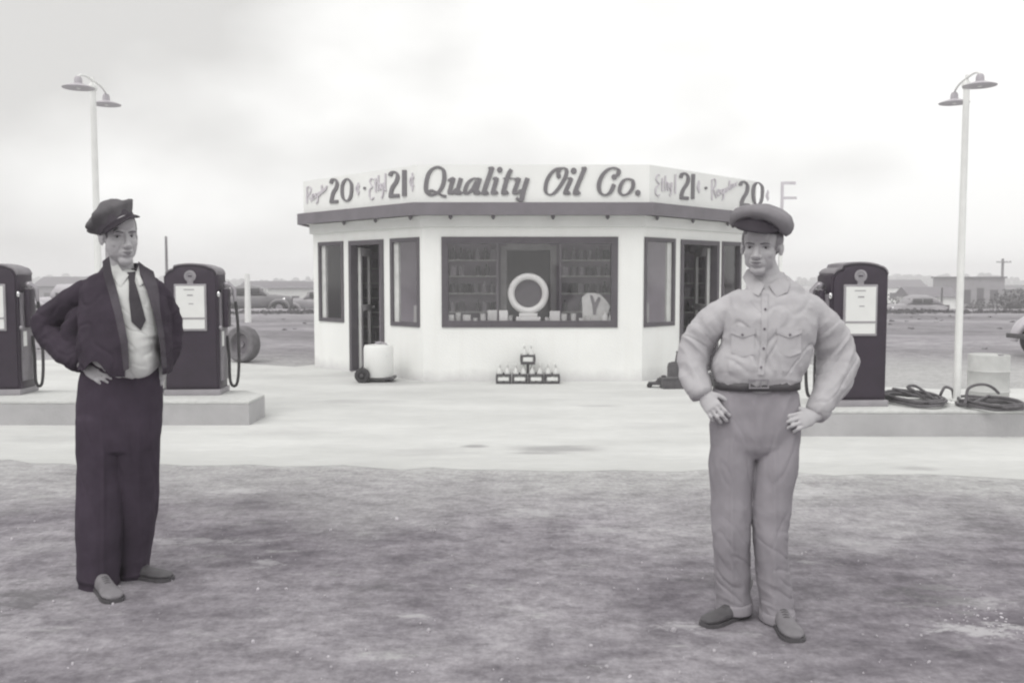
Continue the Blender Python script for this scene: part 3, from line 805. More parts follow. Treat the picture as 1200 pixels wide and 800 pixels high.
# letter sign on its own post at the right of the building
fs = empty('sign_post', G(912, 437.5))
tag(fs, 'thin pale post carrying a single large letter F at the right end of the building', 'sign')
fx, fy = fs.location.x, fs.location.y
zt_ = PY(912, 214, fy).z
m = MB(); m.box((0, 0, (zt_ - .5) / 2), (.05, .05, zt_ - .5)); m.build('post', M_pole, fs)
m = MB(); m.box((0, -.028, zt_ - .24), (.045, .02, .5)); m.box((.115, -.028, zt_ - .01), (.185, .02, .045)); m.box((.125, -.028, zt_ - .24), (.205, .02, .04))
m.build('letter', M_let2, fs)
# ------------------------------------------------------------------ shop interior
def partition():
    Y = mid.y + 1.9
    m = MB()
    zc = HW - .1
    def seg(x0, x1, z0, z1, t=.08): m.box(((x0 + x1) / 2, Y + .04, (z0 + z1) / 2), (x1 - x0, t, z1 - z0))
    dx0 = PY(594, 330, Y).x; dx1 = PY(645, 330, Y).x; zt2 = PY(620, 293, Y).z
    xl = wC.x - .9; xr = wD.x + .9
    seg(xl, dx0, .03, zc); seg(dx1, xr, .03, zc); seg(dx0, dx1, zt2, zc)
    m.build('partition_wall', M_inwall, bld, True)
    c = MB()
    for (a, b) in ((dx0 - .10, dx0), (dx1, dx1 + .10)): c.box(((a + b) / 2, Y - .012, (zt2 + .1) / 2), (b - a, .03, zt2 + .1 - .06))
    c.box(((dx0 + dx1) / 2, Y - .012, zt2 + .05), (dx1 - dx0, .03, .1))
    c.build('inner_door_casing', M_whited, bld, True)
    return Y, dx0, dx1
pY, dx0, dx1 = partition()
can_me = [MB().lathe([(0, 0), (.05, 0), (.05, .005), (.047, .01), (.047, .14), (.05, .145), (.05, .15), (0, .15)], seg=10).mesh('can_body'),
          MB().box((0, 0, .08), (.10, .09, .16)).mesh('carton_body'), MB().lathe([(0, 0), (.035, 0), (.037, .11), (.015, .15), (.015, .19), (0, .19)], seg=10).mesh('bottle_body')]
variants = []
for i, me in enumerate(can_me):
    for gm in M_goods:
        c = me.copy(); c.materials.append(gm); variants.append((('can', 'carton', 'bottle')[i], c)) if True else None
def shelf_unit(x0, x1, y, rz, zlist, label, where, depth=.22, top=None, dens=.15):
    cx = (x0 + x1) / 2; w_ = x1 - x0
    e = empty('shelf_unit', (cx, y, .03), rz); tag(e, label, 'shelves')
    m = MB(); H_ = zlist[-1] + .30
    for s in (-1, 1): m.box((s * (w_ / 2 - .015), 0, H_ / 2), (.03, depth, H_))
    m.box((0, depth / 2 - .008, H_ / 2), (w_ - .06, .012, H_ - .01)); m.build('side_panel', M_inwall, e)
    for z in zlist:
        b = MB(); b.box((0, -.008, z), (w_ - .062, depth - .02, .025)); b.build('shelf', M_whited, e)
    M4 = Matrix.Translation(e.location) @ Matrix.Rotation(rz, 4, 'Z')
    for z in zlist:
        x = -w_ / 2 + .09
        while x < w_ / 2 - .08:
            if rnd.random() < .88:
                nm, me = rnd.choice(variants)
                o = bpy.data.objects.new(nm, me); COL.objects.link(o)
                o.location = M4 @ Vector((x, -.03 + rnd.uniform(-.01, .01), z + .0128)); o.rotation_euler = (0, 0, rz)
                tag(o, 'small %s among the goods on the shelves %s' % (nm, where), nm, 'goods on the shelves ' + where)
            x += rnd.uniform(.115, .135) + dens * rnd.random() * .6
zl = [.55, .92, 1.22, 1.50, 1.76]
shelf_unit(wC.x + .12, dx0 - .14, pY - .14, 0, zl, 'tall shelves of goods left of the inner doorway', 'left of the inner doorway', dens=.02)
shelf_unit(dx1 + .14, wD.x - .05, pY - .14, 0, zl, 'tall shelves of goods right of the inner doorway', 'right of the inner doorway', dens=.02)
# shelving seen through the two open side doors
pl = PY(440, 330, 16.9)
shelf_unit(pl.x - .5, pl.x + .5, pl.y, R(10), [.08, .34, .6, .86, 1.12, 1.38, 1.64], 'crowded shelves seen through the open left door', 'inside the left door', dens=.02)
pl = PY(816, 330, 16.9)
shelf_unit(pl.x - .5, pl.x + .5, pl.y, R(-10), [.08, .34, .6, .86, 1.12, 1.38, 1.64], 'crowded shelves seen through the open right door', 'inside the right door', dens=.02)
# window sill display
s0, s1, z0, z1 = fr_ops[0]
m = MB(); sy = .42
c = wC + dF * ((s0 + s1) / 2) - nF * (TW + sy / 2); m.box((c.x, c.y, z0 + .03), (s1 - s0 + .1, sy, .04)); m.build('window_sill', M_whited, bld, True)
zs2 = z0 + .052
ords = 'first second third fourth fifth sixth seventh eighth ninth tenth eleventh twelfth thirteenth fourteenth fifteenth sixteenth seventeenth eighteenth'.split()
disp = [(528, 8, 10, 'carton'), (537, 7, 12, 'can'), (547, 9, 10, 'carton'), (557, 6, 6, 'can'), (566, 7, 11, 'can'), (577, 11, 15, 'carton'), (590, 10, 15, 'carton'), (598, 6, 9, 'can'),
        (641, 6, 7, 'can'), (650, 12, 14, 'carton'), (661, 7, 11, 'can'), (672, 7, 11, 'can'), (681, 6, 6, 'can'), (689, 6, 9, 'carton'), (697, 9, 8, 'carton'), (709, 7, 13, 'bottle'), (715, 4, 10, 'bottle')]
for i, (u, wpx, hpx, kind) in enumerate(disp):
    q = PL(u, 370, wC - nF * (.13 + .05 * (i % 2)), nF); k = q.y / F
    W_ = wpx * k; H_ = hpx * k * 1.02
    m = MB()
    if kind == 'carton': m.box((0, 0, H_ / 2), (W_, .09, H_))
    elif kind == 'can': m.lathe([(0, 0), (W_ / 2, 0), (W_ / 2, .006), (W_ / 2 - .004, .01), (W_ / 2 - .004, H_ - .01), (W_ / 2, H_ - .006), (W_ / 2, H_), (0, H_)], seg=16)
    else: m.lathe([(0, 0), (W_ / 2, 0), (W_ / 2, H_ * .6), (W_ / 5, H_ * .8), (W_ / 5, H_), (0, H_)], seg=16)
    o = m.build(kind, M_pale if i % 3 else M_white, smooth=True)
    o.location = (q.x, q.y, zs2)
    tag(o, 'pale %s, %s from the left in the front window display' % (kind, ords[i]), kind, 'pale goods standing on the front window sill')
# white ring on a pedestal
q = PL(619, 373, wC - nF * .15, nF); k = q.y / F
ds = empty('tyre_display', (q.x, q.y, zs2)); tag(ds, 'white ring of a display tyre on a pedestal in the middle of the front window', 'display')
zc = PY(619, 344, q.y).z - zs2
m = MB(); rr = 20.0 * k
m.tube([(rr * math.cos(a * math.pi / 24), 0, zc + rr * math.sin(a * math.pi / 24)) for a in range(48)], (.052, .05), 14, closed=True, ref=(0, 1, 0)); m.build('ring', M_white, ds, smooth=True)
m = MB(); m.box((0, .02, zc * .11), (.36, .14, zc * .22)); m.box((0, .02, zc * .28), (.27, .14, zc * .125)); m.build('pedestal', M_white, ds, bevel=.01)
m = MB(); m.lathe([(0, 0), (rr - .048, 0), (rr - .048, .03), (0, .03)], (0, .02, zc), 32, axis=(0, 1, 0)); m.build('disc', M_frame, ds)
# pale carton stack at right of the window, with a dark V on its front
q = PL(698, 373, wC - nF * .23, nF); k = q.y / F
cs = empty('display_stand', (q.x, q.y, zs2)); tag(cs, 'pale folded card display with dark V shaped notch at right of the front window', 'display')
m = MB(); X, Z_ = Vector((1, 0, 0)), Vector((0, 0, 1))
m.extr([(-15 * k, 0), (12 * k, 0), (15 * k, 14 * k), (17 * k, 20 * k), (12 * k, 27 * k), (6 * k, 33 * k), (-2 * k, 35 * k), (-10 * k, 35 * k), (-16 * k, 30 * k)], Vector((0, 0, 0)), X, Z_, Vector((0, 1, 0)), .06); m.build('card', M_pale, cs)
m = MB()
m.extr([(-7 * k, 33 * k), (-3.5 * k, 32 * k), (-1 * k, 24 * k), (3 * k, 31 * k), (6 * k, 29 * k), (1 * k, 16 * k), (0, 10 * k), (-3 * k, 10 * k), (-4 * k, 20 * k)], Vector((0, -.002, 0)), X, Z_, Vector((0, -1, 0)), .006); m.build('notch_panel', M_goods[1], cs)
# papers in the side windows
for (p0, d, n, o, dd, lab) in ((wB, dL, nL, lf_w2, .16, 'tall pale bottle crate standing in the narrow window beside the left door'), (wD, dR, nR, rg_w1, .5, 'pale rounded water bottle on its stand in the window left of the right door')):
    s = (o[0] + o[1]) / 2 + (-.08 if p0 is wB else .06)
    P = p0 + d * s - n * (TW + dd * .6)
    if p0 is wB:
        rz_ = math.atan2(d.y, d.x); P = P - n * .12; m = MB(); m.box((P.x, P.y, .92 + .0), (.13, .13, .34), rz=rz_); ob = m.build('crate', M_pale); z_ = .75
        st = MB(); st.box((P.x, P.y, .39), (.40, .28, .72), rz=rz_); stand = st.build('counter', M_inwall, bevel=.01); tag(stand, 'low cabinet inside the narrow window beside the left door', 'cabinet')
        tag(ob, lab, 'crate')
    else:
        e = empty('water_cooler', (P.x, P.y, .03)); tag(e, lab, 'water cooler')
        m = MB(); m.box((0, 0, .55), (.28, .28, 1.1)); m.build('cabinet', M_whited, e, bevel=.01)
        m = MB(); m.lathe([(0, 1.10), (.05, 1.10), (.05, 1.16), (.12, 1.24), (.125, 1.6), (.10, 1.66), (0, 1.68)], seg=18); m.build('bottle', M_pale, e, smooth=True)
# ------------------------------------------------------------------ pump islands
IZ = .25
def island(name, poly, label):
    e = empty(name, (poly[0][0], poly[0][1], 0)); tag(e, label, 'pump island')
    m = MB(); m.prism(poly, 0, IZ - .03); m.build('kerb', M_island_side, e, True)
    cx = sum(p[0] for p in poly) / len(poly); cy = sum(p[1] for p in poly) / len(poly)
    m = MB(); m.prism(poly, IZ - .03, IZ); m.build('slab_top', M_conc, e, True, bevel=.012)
    return e
a = G(292, 498.5); b = G(309, 489.5)
yb = b.y + .95
island('pump_island', [(-8.5, a.y + .02), (a.x, a.y), (a.x + .01, a.y + .58), (a.x - .30, a.y + .95), (-8.5, a.y + .95)], 'low concrete pump island with squared kerb on the left, under two pumps')
a2 = G(940, 511.5)
c2 = a2.y
island('pump_island', [(2.5, c2 + .25), (2.68, c2), (8.5, c2 - .05), (8.5, c2 + .9), (2.85, c2 + .9), (2.5, c2 + .6)], 'low concrete pump island on the right, under one pump and hose coils')

# ------------------------------------------------------------------ petrol pumps
def pump_outline(W, H, n=10):
    # rounded-shoulder front outline (x,z)
    pts = [(-W / 2, 0), (W / 2, 0), (W / 2, H - .125)]
    for i in range(1, n + 1):
        a = i / n * math.pi / 2 * .93
        pts.append((W / 2 - .085 + .085 * math.cos(a), H - .125 + .09 * math.sin(a)))
    top = []
    x_s = pts[-1][0]; z_s = pts[-1][1]
    for i in range(1, 12):
        t = i / 12; x = x_s * (1 - 2 * t); top.append((x, z_s + (H - z_s) * (1 - (x / x_s) ** 2) ** .8))
    pts += top
    for i in range(n, 0, -1):
        a = i / n * math.pi / 2 * .93
        pts.append((-(W / 2 - .11 + .11 * math.cos(a)), H - .17 + .115 * math.sin(a)))
    pts.append((-W / 2, H - .125))
    return pts
def make_pump(side=1):
    """side=+1: hose gear on the +x side"""
    e = empty('petrol_pump', (0, 0, 0))
    W, H, D = .56, 1.40, .42
    X, Z, Y_ = Vector((1, 0, 0)), Vector((0, 0, 1)), Vector((0, 1, 0))
    m = MB(); m.box((0, 0, .03), (W + .03, D + .05, .06)); m.build('plinth', M_dialt, e, bevel=.008)
    ol = [(x, z + .06) for x, z in pump_outline(W, H - .06)]
    m = MB(); m.extr(ol, Vector((0, -D / 2 + .03, 0)), X, Z, Y_, D - .06); m.build('body', M_pump, e, bevel=.006)
    # pressed front and back door panels
    ip = [(x * .93, .09 + (z - .06) * .955) for x, z in ol]
    m = MB(); m.extr(ip, Vector((0, -D / 2 + .012, 0)), X, Z, Y_, .02); m.extr(ip, Vector((0, D / 2 - .032, 0)), X, Z, Y_, .02)
    m.build('door_panel', M_pump, e, bevel=.008)
    # dusty top moulding
    tp = [p for p in ol if p[1] > H - .115]
    m = MB(); n = len(tp)
    m.tube([(x, 0, z + .003) for x, z in tp], [(.008, D / 2 - .012)] * n, 12, ref=(0, 0, 1) if False else None)
    m2 = MB()
    outer = [(x * 1.012, z + .010) for x, z in tp]; inner = [(x * .99, z - .006) for x, z in tp][::-1]
    m2.extr(outer + inner, Vector((0, -D / 2 + .018, 0)), X, Z, Y_, D - .036); m2.build('top_moulding', M_pumps, e, smooth=True)
    # dial window
    f = -D / 2 + .012; zc = 1.0 - .06
    m = MB(); m.box((-.0, f - .010, zc), (.335, .022, .50)); fr = m.build('dial_frame', M_dialt, e, bevel=.006)
    m = MB(); m.box((0, f - .022, zc), (.295, .006, .455)); m.build('dial', M_dial, fr)
    m = MB(); m.box((0, f - .027, zc - .115), (.295, .006, .016)); m.box((0, f - .026, zc + .13), (.06, .003, .012)); m.box((.01, f - .026, zc + .04), (.05, .003, .008))
    m.box((-.01, f - .026, zc + .19), (.11, .003, .008)); m.build('dial_divider', M_dialt, fr)
    # round badge on a small foot above the dial
    zb = H - .128
    m = MB(); m.lathe([(0, 0), (.062, 0), (.062, .010), (.042, .012), (.038, .006), (0, .006)], (0, f + .002, zb), 24, axis=(0, -1, 0))
    m.extr([(-.032, zb - .088), (.032, zb - .088), (.030, zb - .048), (-.030, zb - .048)], Vector((0, f + .002, 0)), X, Z, -Y_, .009)
    bd = m.build('badge', M_metal, e, smooth=True)
    m = MB(); m.box((0, f - .012, zb), (.040, .003, .012)); m.build('badge_bar', M_pump, bd)
    # side fittings: nozzle boot, nozzle, hose
    s = side
    m = MB(); m.box((s * (W / 2 + .012), 0, .62), (.025, D - .12, .95)); m.build('side_panel', M_pumps, e, bevel=.006)
    m = MB(); m.box((s * (W / 2 + .055), -.02, .93), (.06, .15, .42)); m.build('nozzle_boot', M_pump, e, bevel=.015)
    m = MB(); m.box((s * (W / 2 + .028), -.10, .60), (.008, .07, .16)); m.build('label_plate', M_dial, e)
    m = MB(); m.tube([(s * (W / 2 + .03), -.06, 1.10), (s * (W / 2 + .10), -.07, 1.19), (s * (W / 2 + .15), -.07, 1.13), (s * (W / 2 + .155), -.06, 1.0)], [.03, .032, .024, .018], 12)
    m.ell((s * (W / 2 + .075), -.075, 1.18), (.045, .035, .035)); nz_ = m.build('nozzle', M_metal, e, smooth=True)
    m = MB(); m.ell((s * (W / 2 + .01), -D / 2 + .02, 1.08), (.018, .018, .032)); m.build('lamp', M_chrome, e, smooth=True)
    m = MB(); m.ell((s * (W / 2 + .02), -D / 2 + .04, .72), (.02, .02, .025)); m.build('latch', M_metal, e, smooth=True)
    pts = []
    ctrl = [Vector((s * (W / 2 + .155), -.06, 1.02)), Vector((s * (W / 2 + .175), -.04, .75)), Vector((s * (W / 2 + .175), -.02, .35)), Vector((s * (W / 2 + .15), 0, .12)), Vector((s * (W / 2 + .10), .03, .07)), Vector((s * (W / 2 + .06), .05, .14)), Vector((s * (W / 2 + .05), .07, .40)), Vector((s * (W / 2 + .03), .08, .62))]
    n = len(ctrl)
    for i in range(n - 1):
        p0, p1, p2, p3 = ctrl[max(i - 1, 0)], ctrl[i], ctrl[i + 1], ctrl[min(i + 2, n - 1)]
        for k in range(6):
            t = k / 6
            pts.append(0.5 * ((2 * p1) + (p2 - p0) * t + (2 * p0 - 5 * p1 + 4 * p2 - p3) * t * t + (3 * p1 - p0 - 3 * p2 + p3) * t ** 3))
    m = MB(); m.tube(pts + [ctrl[-1]], .016, 10); m.build('hose', M_rubber, e, smooth=True)
    return e
def set_pump(e, u, v, rz, label):
    p = G(u, v, IZ); e.location = (p.x, p.y + .21, IZ); e.rotation_euler = (0, 0, rz)
    tag(e, label, 'petrol pump', 'dark petrol pumps on the islands')
p1 = make_pump(1); set_pump(p1, 224, 463, R(4), 'dark petrol pump standing behind the man in the jacket, hose on its right side')
p0 = copy_tree(p1); set_pump(p0, -10, 463, R(4), 'dark petrol pump cut off by the left edge of the photo')
p2 = make_pump(-1); set_pump(p2, 1004, 476, R(3), 'dark petrol pump behind the elbow of the man in khaki, hose on its left side')

# ------------------------------------------------------------------ yard lamps
def make_lamp():
    e = empty('yard_lamp', (0, 0, 0))
    Hh = 3.12   # above island
    m = MB(); m.lathe([(0, 0), (.10, 0), (.10, .02), (.06, .03), (.06, .05), (0, .05)], seg=20); m.build('base_plate', M_pole, e, smooth=True)
    m = MB(); m.tube([(0, 0, .05), (0, 0, 1.5), (0, 0, Hh - .02)], [.036, .034, .029], 16); m.build('pole', M_pole, e, smooth=True)
    m = MB(); m.ell((0, 0, Hh), (.045, .045, .05)); m.build('pole_cap', M_pole, e, smooth=True)
    pts = []
    for i in range(15):
        t = -1 + 2 * i / 14; pts.append((0, t * .44, Hh + .07 - .05 * t * t * t * t))
    m = MB(); m.tube([(0, -.44, Hh - .02)] + pts + [(0, .44, Hh - .02)], .0105, 10); m.tube([(0, 0, Hh), (0, 0, Hh + .1)], .016, 10); m.build('arm', M_pole, e, smooth=True)
    for s in (-1, 1):
        m = MB(); m.lathe([(.146, -.074), (.150, -.068), (.118, -.054), (.065, -.036), (.038, -.028), (.036, .015), (.026, .036), (0, .036)], (0, s * .44, Hh - .02), 28)
        m.lathe([(.144, -.072), (.112, -.058), (.05, -.040), (0, -.038)], (0, s * .44, Hh - .02), 28)
        sh = m.build('lamp_shade', M_shade, e, smooth=True)
        b = MB(); b.ell((0, s * .44, Hh - .070), (.032, .032, .032)); b.build('bulb', M_white, sh, smooth=True)
    return e
lm = make_lamp()
q = PY(1121, 470, 9.28); lm.location = (q.x, 9.28, IZ); lm.rotation_euler = (0, 0, R(-11))
tag(lm, 'white post with two wide metal lamp shades beside the barrel and hose coils', 'yard lamp', 'twin-shade lamp posts on the pump islands')
lm2 = copy_tree(lm)
q = PY(109, 112, 9.66); lm2.location = (q.x, 9.66, IZ); lm2.scale = (1, 1, 1.018); lm2.rotation_euler = (0, 0, R(7))
lm2['label'] = 'white post with two wide metal lamp shades rising behind the man in the jacket'

# ------------------------------------------------------------------ things on the islands
def coil(cu, cv, ru, rv, turns, seed, label, z=IZ, r=.014, th=.018, loops=()):
    c = G(cu, cv, z); ex = G(cu + ru, cv, z).x - c.x; ey = abs(G(cu, cv - rv, z).y - c.y)
    rr = random.Random(seed)
    pts = []
    n = 36
    for i in range(int(turns * n)):
        a = 2 * math.pi * i / n
        k = 1 - .22 * ((i / n * .37) % 1) + .05 * math.sin(a * 1.7 + seed)
        pts.append((ex * k * math.cos(a), ey * k * math.sin(a) + .02 * math.sin(i * .13), r + th * (i / n) * .8 + .01 * abs(math.sin(a * 2 + seed))))
    for lp in loops:
        for (u, v) in lp:
            q = G(u, 470, z) if v is None else PL(u, v, Vector((c.x, c.y - .05, 0)), Vector((0, 1, 0)))
            pts.append((q.x - c.x, q.y - c.y + rr.uniform(-.03, .03), max(q.z - z, r)))
    C_ = [Vector(p) for p in pts]; P = []
    for i in range(len(C_) - 1):
        p0, p1, p2, p3 = C_[max(i - 1, 0)], C_[i], C_[i + 1], C_[min(i + 2, len(C_) - 1)]
        kk = 1 if (p2 - p1).length < .03 else 5
        for k in range(kk):
            t = k / kk; P.append(0.5 * ((2 * p1) + (p2 - p0) * t + (2 * p0 - 5 * p1 + 4 * p2 - p3) * t * t + (3 * p1 - p0 - 3 * p2 + p3) * t ** 3))
    P.append(C_[-1])
    e = MB(); e.tube(P, r, 8); o = e.build('air_hose', M_hose, smooth=True); o.location = (c.x, c.y, z)
    tag(o, label, 'hose', 'hoses coiled on the right pump island'); return o
def arc(p, q, h, n=14, bow=0):
    out = []
    for i in range(n + 1):
        t = i / n; out.append((p[0] + (q[0] - p[0]) * t + bow * math.sin(math.pi * t), p[1] + (q[1] - p[1]) * t - h * math.sin(math.pi * t)))
    return out
coil(1070, 472, 30, 7, 4.3, 1, 'dark hose coil with raised loops between the pump and the lamp post',
     loops=[[(1098, 474), (1090, 470), (1078, 462), (1068, 456), (1063, 454), (1065, 452), (1072, 452), (1080, 456), (1090, 464), (1098, 472), (1102, 466), (1104, 458), (1109, 453.5), (1114, 456), (1117, 464), (1119, 470)]])
coil(1160, 478, 32, 6, 4.2, 4, 'dark hose coil lying in front of the barrel',
     loops=[[(1132, 474), (1131, 466), (1134, 456), (1141, 451), (1152, 450), (1163, 454), (1172, 461)]])
# white bucket with a hose behind the left man
b = G(190, 461, IZ); e = empty('bucket', (b.x, b.y, IZ)); tag(e, 'small white bucket on the left island between the man in the jacket and the pump', 'bucket')
m = MB(); m.lathe([(0, 0), (.075, 0), (.095, .22), (.10, .225), (.095, .23), (.088, .22), (.07, .02), (0, .02)], seg=24); m.build('pail', M_white, e, smooth=True)
m = MB(); m.tube([(.098 * math.cos(a * math.pi / 12), .02, .22 + .10 * math.sin(a * math.pi / 12)) for a in range(13)], .004, 8); m.build('handle', M_tool, e, smooth=True)
cl = MB(); cl.tube([(.115 * math.cos(i * .4), .095 * math.sin(i * .4), .014 + .0015 * i) for i in range(40)], .011, 8)
o = cl.build('air_hose', M_hose, smooth=True); o.location = (b.x, b.y, IZ); tag(o, 'short dark hose looped round the foot of the white bucket', 'hose')

# barrel behind the right island
b = G(1157, 478); dr = empty('barrel', (b.x, b.y, 0)); tag(dr, 'pale steel barrel with raised hoops standing behind the right island', 'barrel')
rB = 22.5 * b.y / F; hB = PY(1157, 415, b.y).z
m = MB(); z1, z2 = hB * .33, hB * .70
m.lathe([(0, .0), (rB * .97, 0), (rB, .012), (rB, z1 - .02), (rB + .012, z1), (rB, z1 + .02), (rB, z2 - .02), (rB + .012, z2), (rB, z2 + .02), (rB, hB - .012), (rB * .98, hB), (rB * .95, hB - .015), (0, hB - .015)], seg=36)
m.build('drum_body', M_drum, dr, smooth=True)
m = MB(); m.lathe([(0, 0), (.03, 0), (.03, .02), (0, .02)], (rB * .5, -.05, hB - .015), 12); m.build('bung', M_metal, dr, smooth=True)

# ------------------------------------------------------------------ by the building
def wheel(parent, c, r, w_, axis, name='wheel', tm=None, hm=None):
    ax = Vector(axis).normalized()
    m = MB(); m.lathe([(r * .55, -w_ * .35), (r * .80, -w_ * .5), (r * .96, -w_ * .42), (r, -w_ * .2), (r, w_ * .2), (r * .96, w_ * .42), (r * .80, w_ * .5), (r * .55, w_ * .35), (r * .55, -w_ * .35)], c, 32, axis=ax)
    me = m.mesh(name); t = link(name, me, tm or M_rubber, parent)
    for p in me.polygons: p.use_smooth = True
    m = MB(); m.lathe([(0, -w_ * .32), (r * .18, -w_ * .36), (r * .2, -w_ * .25), (r * .54, -w_ * .22), (r * .56, -w_ * .32), (r * .56, w_ * .32), (r * .54, w_ * .22), (r * .2, w_ * .25), (r * .18, w_ * .36), (0, w_ * .32)], c, 28, axis=ax)
    m.build('rim', hm or M_metal, t, smooth=True)
    return t
# grease drum on wheels at the left door
b = G(440, 447); ct = empty('grease_drum_cart', (b.x, b.y, 0), R(0)); tag(ct, 'white wheeled grease drum parked by the open left door', 'drum cart')
k = b.y / F
m = MB(); m.lathe([(0, 0), (.20, 0), (.215, .02), (.215, .42), (.20, .46), (.06, .475), (0, .475)], (.05, 0, 6 * k), 28); m.build('drum', M_white, ct, smooth=True)
m = MB(); m.tube([(.02, 0, .52), (.02, 0, .56), (.10, -.02, .57)], [.03, .028, .02], 12); m.ell((.17, -.05, .52), (.03, .03, .03)); m.tube([(.10, -.02, .57), (.16, -.03, .56), (.20, -.1, .48), (.18, -.16, .38)], .012, 8)
m.build('valve', M_metal, ct, smooth=True)
m = MB(); m.box((.04, 0, 5.0 * k), (.50, .34, .035)); m.box((.2, 0, 2.8 * k), (.12, .2, .05)); m.build('chassis', M_tool, ct, bevel=.008)
wheel(ct, (-.16, -.20, 9 * k), 9 * k, .07, (.25, 1, 0)); wheel(ct, (-.16, .20, 9 * k), 9 * k, .07, (.25, 1, 0))
wheel(ct, (.19, -.08, 4 * k), 4 * k, .05, (.5, 1, 0), 'caster')
m = MB(); m.tube([(-.16, -.2, 9 * k), (-.16, .2, 9 * k)], .012, 8); m.build('axle', M_tool, ct, smooth=True)
# oil bottle racks
def bottle_mesh():
    return MB().lathe([(0, 0), (.040, 0), (.042, .01), (.042, .13), (.036, .16), (.014, .20), (.012, .22), (.016, .222), (.004, .27), (0, .27)], seg=14).mesh('oil_bottle')
bme = bottle_mesh(); bme.materials.append(M_pale)
for p in bme.polygons: p.use_smooth = True
b = G(618.5, 449); k = b.y / F
rk = empty('oil_bottle_rack', (b.x, b.y, 0)); tag(rk, 'low wire rack of four cells with one raised cell before the front wall', 'bottle rack')
m = MB(); w4 = 19 * k
for i in range(4):
    x = (-1.5 + i) * w4
    for y in (-.11, .11):
        for z in (.02, .13): m.box((x, y, z), (w4 - .02, .025, .028))
        for s in (-1, 1): m.box((x + s * (w4 / 2 - .02), y, .075), (.028, .025, .09))
    for s in (-1, 1):
        for z in (.02, .13): m.box((x + s * (w4 / 2 - .02), 0, z), (.02, .195, .02))
m.build('lower_frame', M_tool, rk)
m = MB(); z0_ = 25 * k; z1_ = 33 * k
for y in (-.09, .09):
    for z in (z0_, z1_): m.box((0, y, z), (17 * k, .02, .028))
    for s in (-1, 1): m.box((s * 7.8 * k, y, (z0_ + z1_) / 2), (.03, .02, z1_ - z0_ - .028))
m.box((0, 0, .145 + (z0_ - .145) / 2), (.035, .035, z0_ - .145)); m.box((0, 0, z0_ - .02), (17 * k, .17, .012)); m.build('upper_frame', M_tool, rk)
m = MB(); 
for i in range(4): m.box(((-1.5 + i) * w4, -.124, .075), (w4 * .66, .004, .05))
m.box((0, -.102, (z0_ + z1_) / 2), (11 * k, .004, .06)); m.build('label_plate', M_pos, rk)
bx_ = [((-1.5 + i) * w4 + s * .055, y, .02) for i in range(4) for s in (-1, 1) for y in (-.05, .05)] + [(s * .05, y, z0_ - .012) for s in (-1, 1) for y in (-.045, .045)]
bx_ = [(x, y, z) for (x, y, z) in bx_ if z > .1 or abs(x) > .03]
for i, (x, y, z) in enumerate(bx_):
    o = bpy.data.objects.new('oil_bottle', bme); COL.objects.link(o); o.location = (b.x + x, b.y + y, z + .002)
    up = z > .1
    tag(o, 'pale oil bottle with a pouring spout in the %s cell of the rack' % ('raised middle' if up else 'low row'), 'bottle', 'oil bottles in the wire rack')
# tools by the right wall
b = G(790, 455); k = b.y / F
tb = empty('tool_box', (b.x, b.y, 0), R(8)); tag(tb, 'long dark metal tool box on the ground by the right corner of the building', 'tool box')
m = MB(); m.box((0, 0, .065), (.36, .2, .13)); m.build('box', M_tool, tb, bevel=.01)
m = MB(); m.box((0, 0, .14), (.37, .21, .02)); m.build('lid', M_tool, tb, bevel=.006)
m = MB(); m.box((-.185, 0, .07), (.012, .06, .05)); m.build('latch', M_chrome, tb)
b = G(770, 454)
jk = empty('trolley_jack', (b.x, b.y, 0), R(-12)); tag(jk, 'small dark trolley jack left of the tool box', 'jack')
m = MB(); m.box((0, 0, .06), (.24, .12, .04)); m.box((.06, 0, .10), (.12, .09, .06)); m.tube([(-.02, 0, .07), (.09, 0, .15)], .02, 8); m.ell((.09, 0, .16), (.04, .04, .015)); m.build('jack_body', M_tool, jk, bevel=.005)
for x in (-.1, .1):
    for y in (-.07, .07): wheel(jk, (x, y, .035), .035, .025, (0, 1, 0))
b = G(790, 447)
gp = empty('grease_gun', (b.x, b.y + .02, 0)); tag(gp, 'dark grease pump with an upright handle behind the tool box', 'grease pump')
m = MB(); m.lathe([(0, 0), (.10, 0), (.10, .22), (.085, .27), (.03, .29), (0, .29)], seg=20); m.build('canister', M_tool, gp, smooth=True)
m = MB(); m.tube([(.02, 0, .27), (.045, 0, .42)], .014, 8); m.ell((.047, 0, .43), (.022, .022, .016)); m.build('handle', M_tool, gp, smooth=True)
b = G(834, 452)
bt = empty('battery', (b.x, b.y, 0)); tag(bt, 'dark car battery by the right door, seen past the khaki sleeve', 'battery')
m = MB(); m.box((0, 0, .09), (.18, .16, .18)); m.build('case', M_tool, bt, bevel=.01)
m = MB()
for s in (-1, 1): m.lathe([(0, 0), (.014, 0), (.012, .025), (0, .025)], (s * .05, 0, .18), 10)
m.build('terminal', M_chrome, bt, smooth=True)
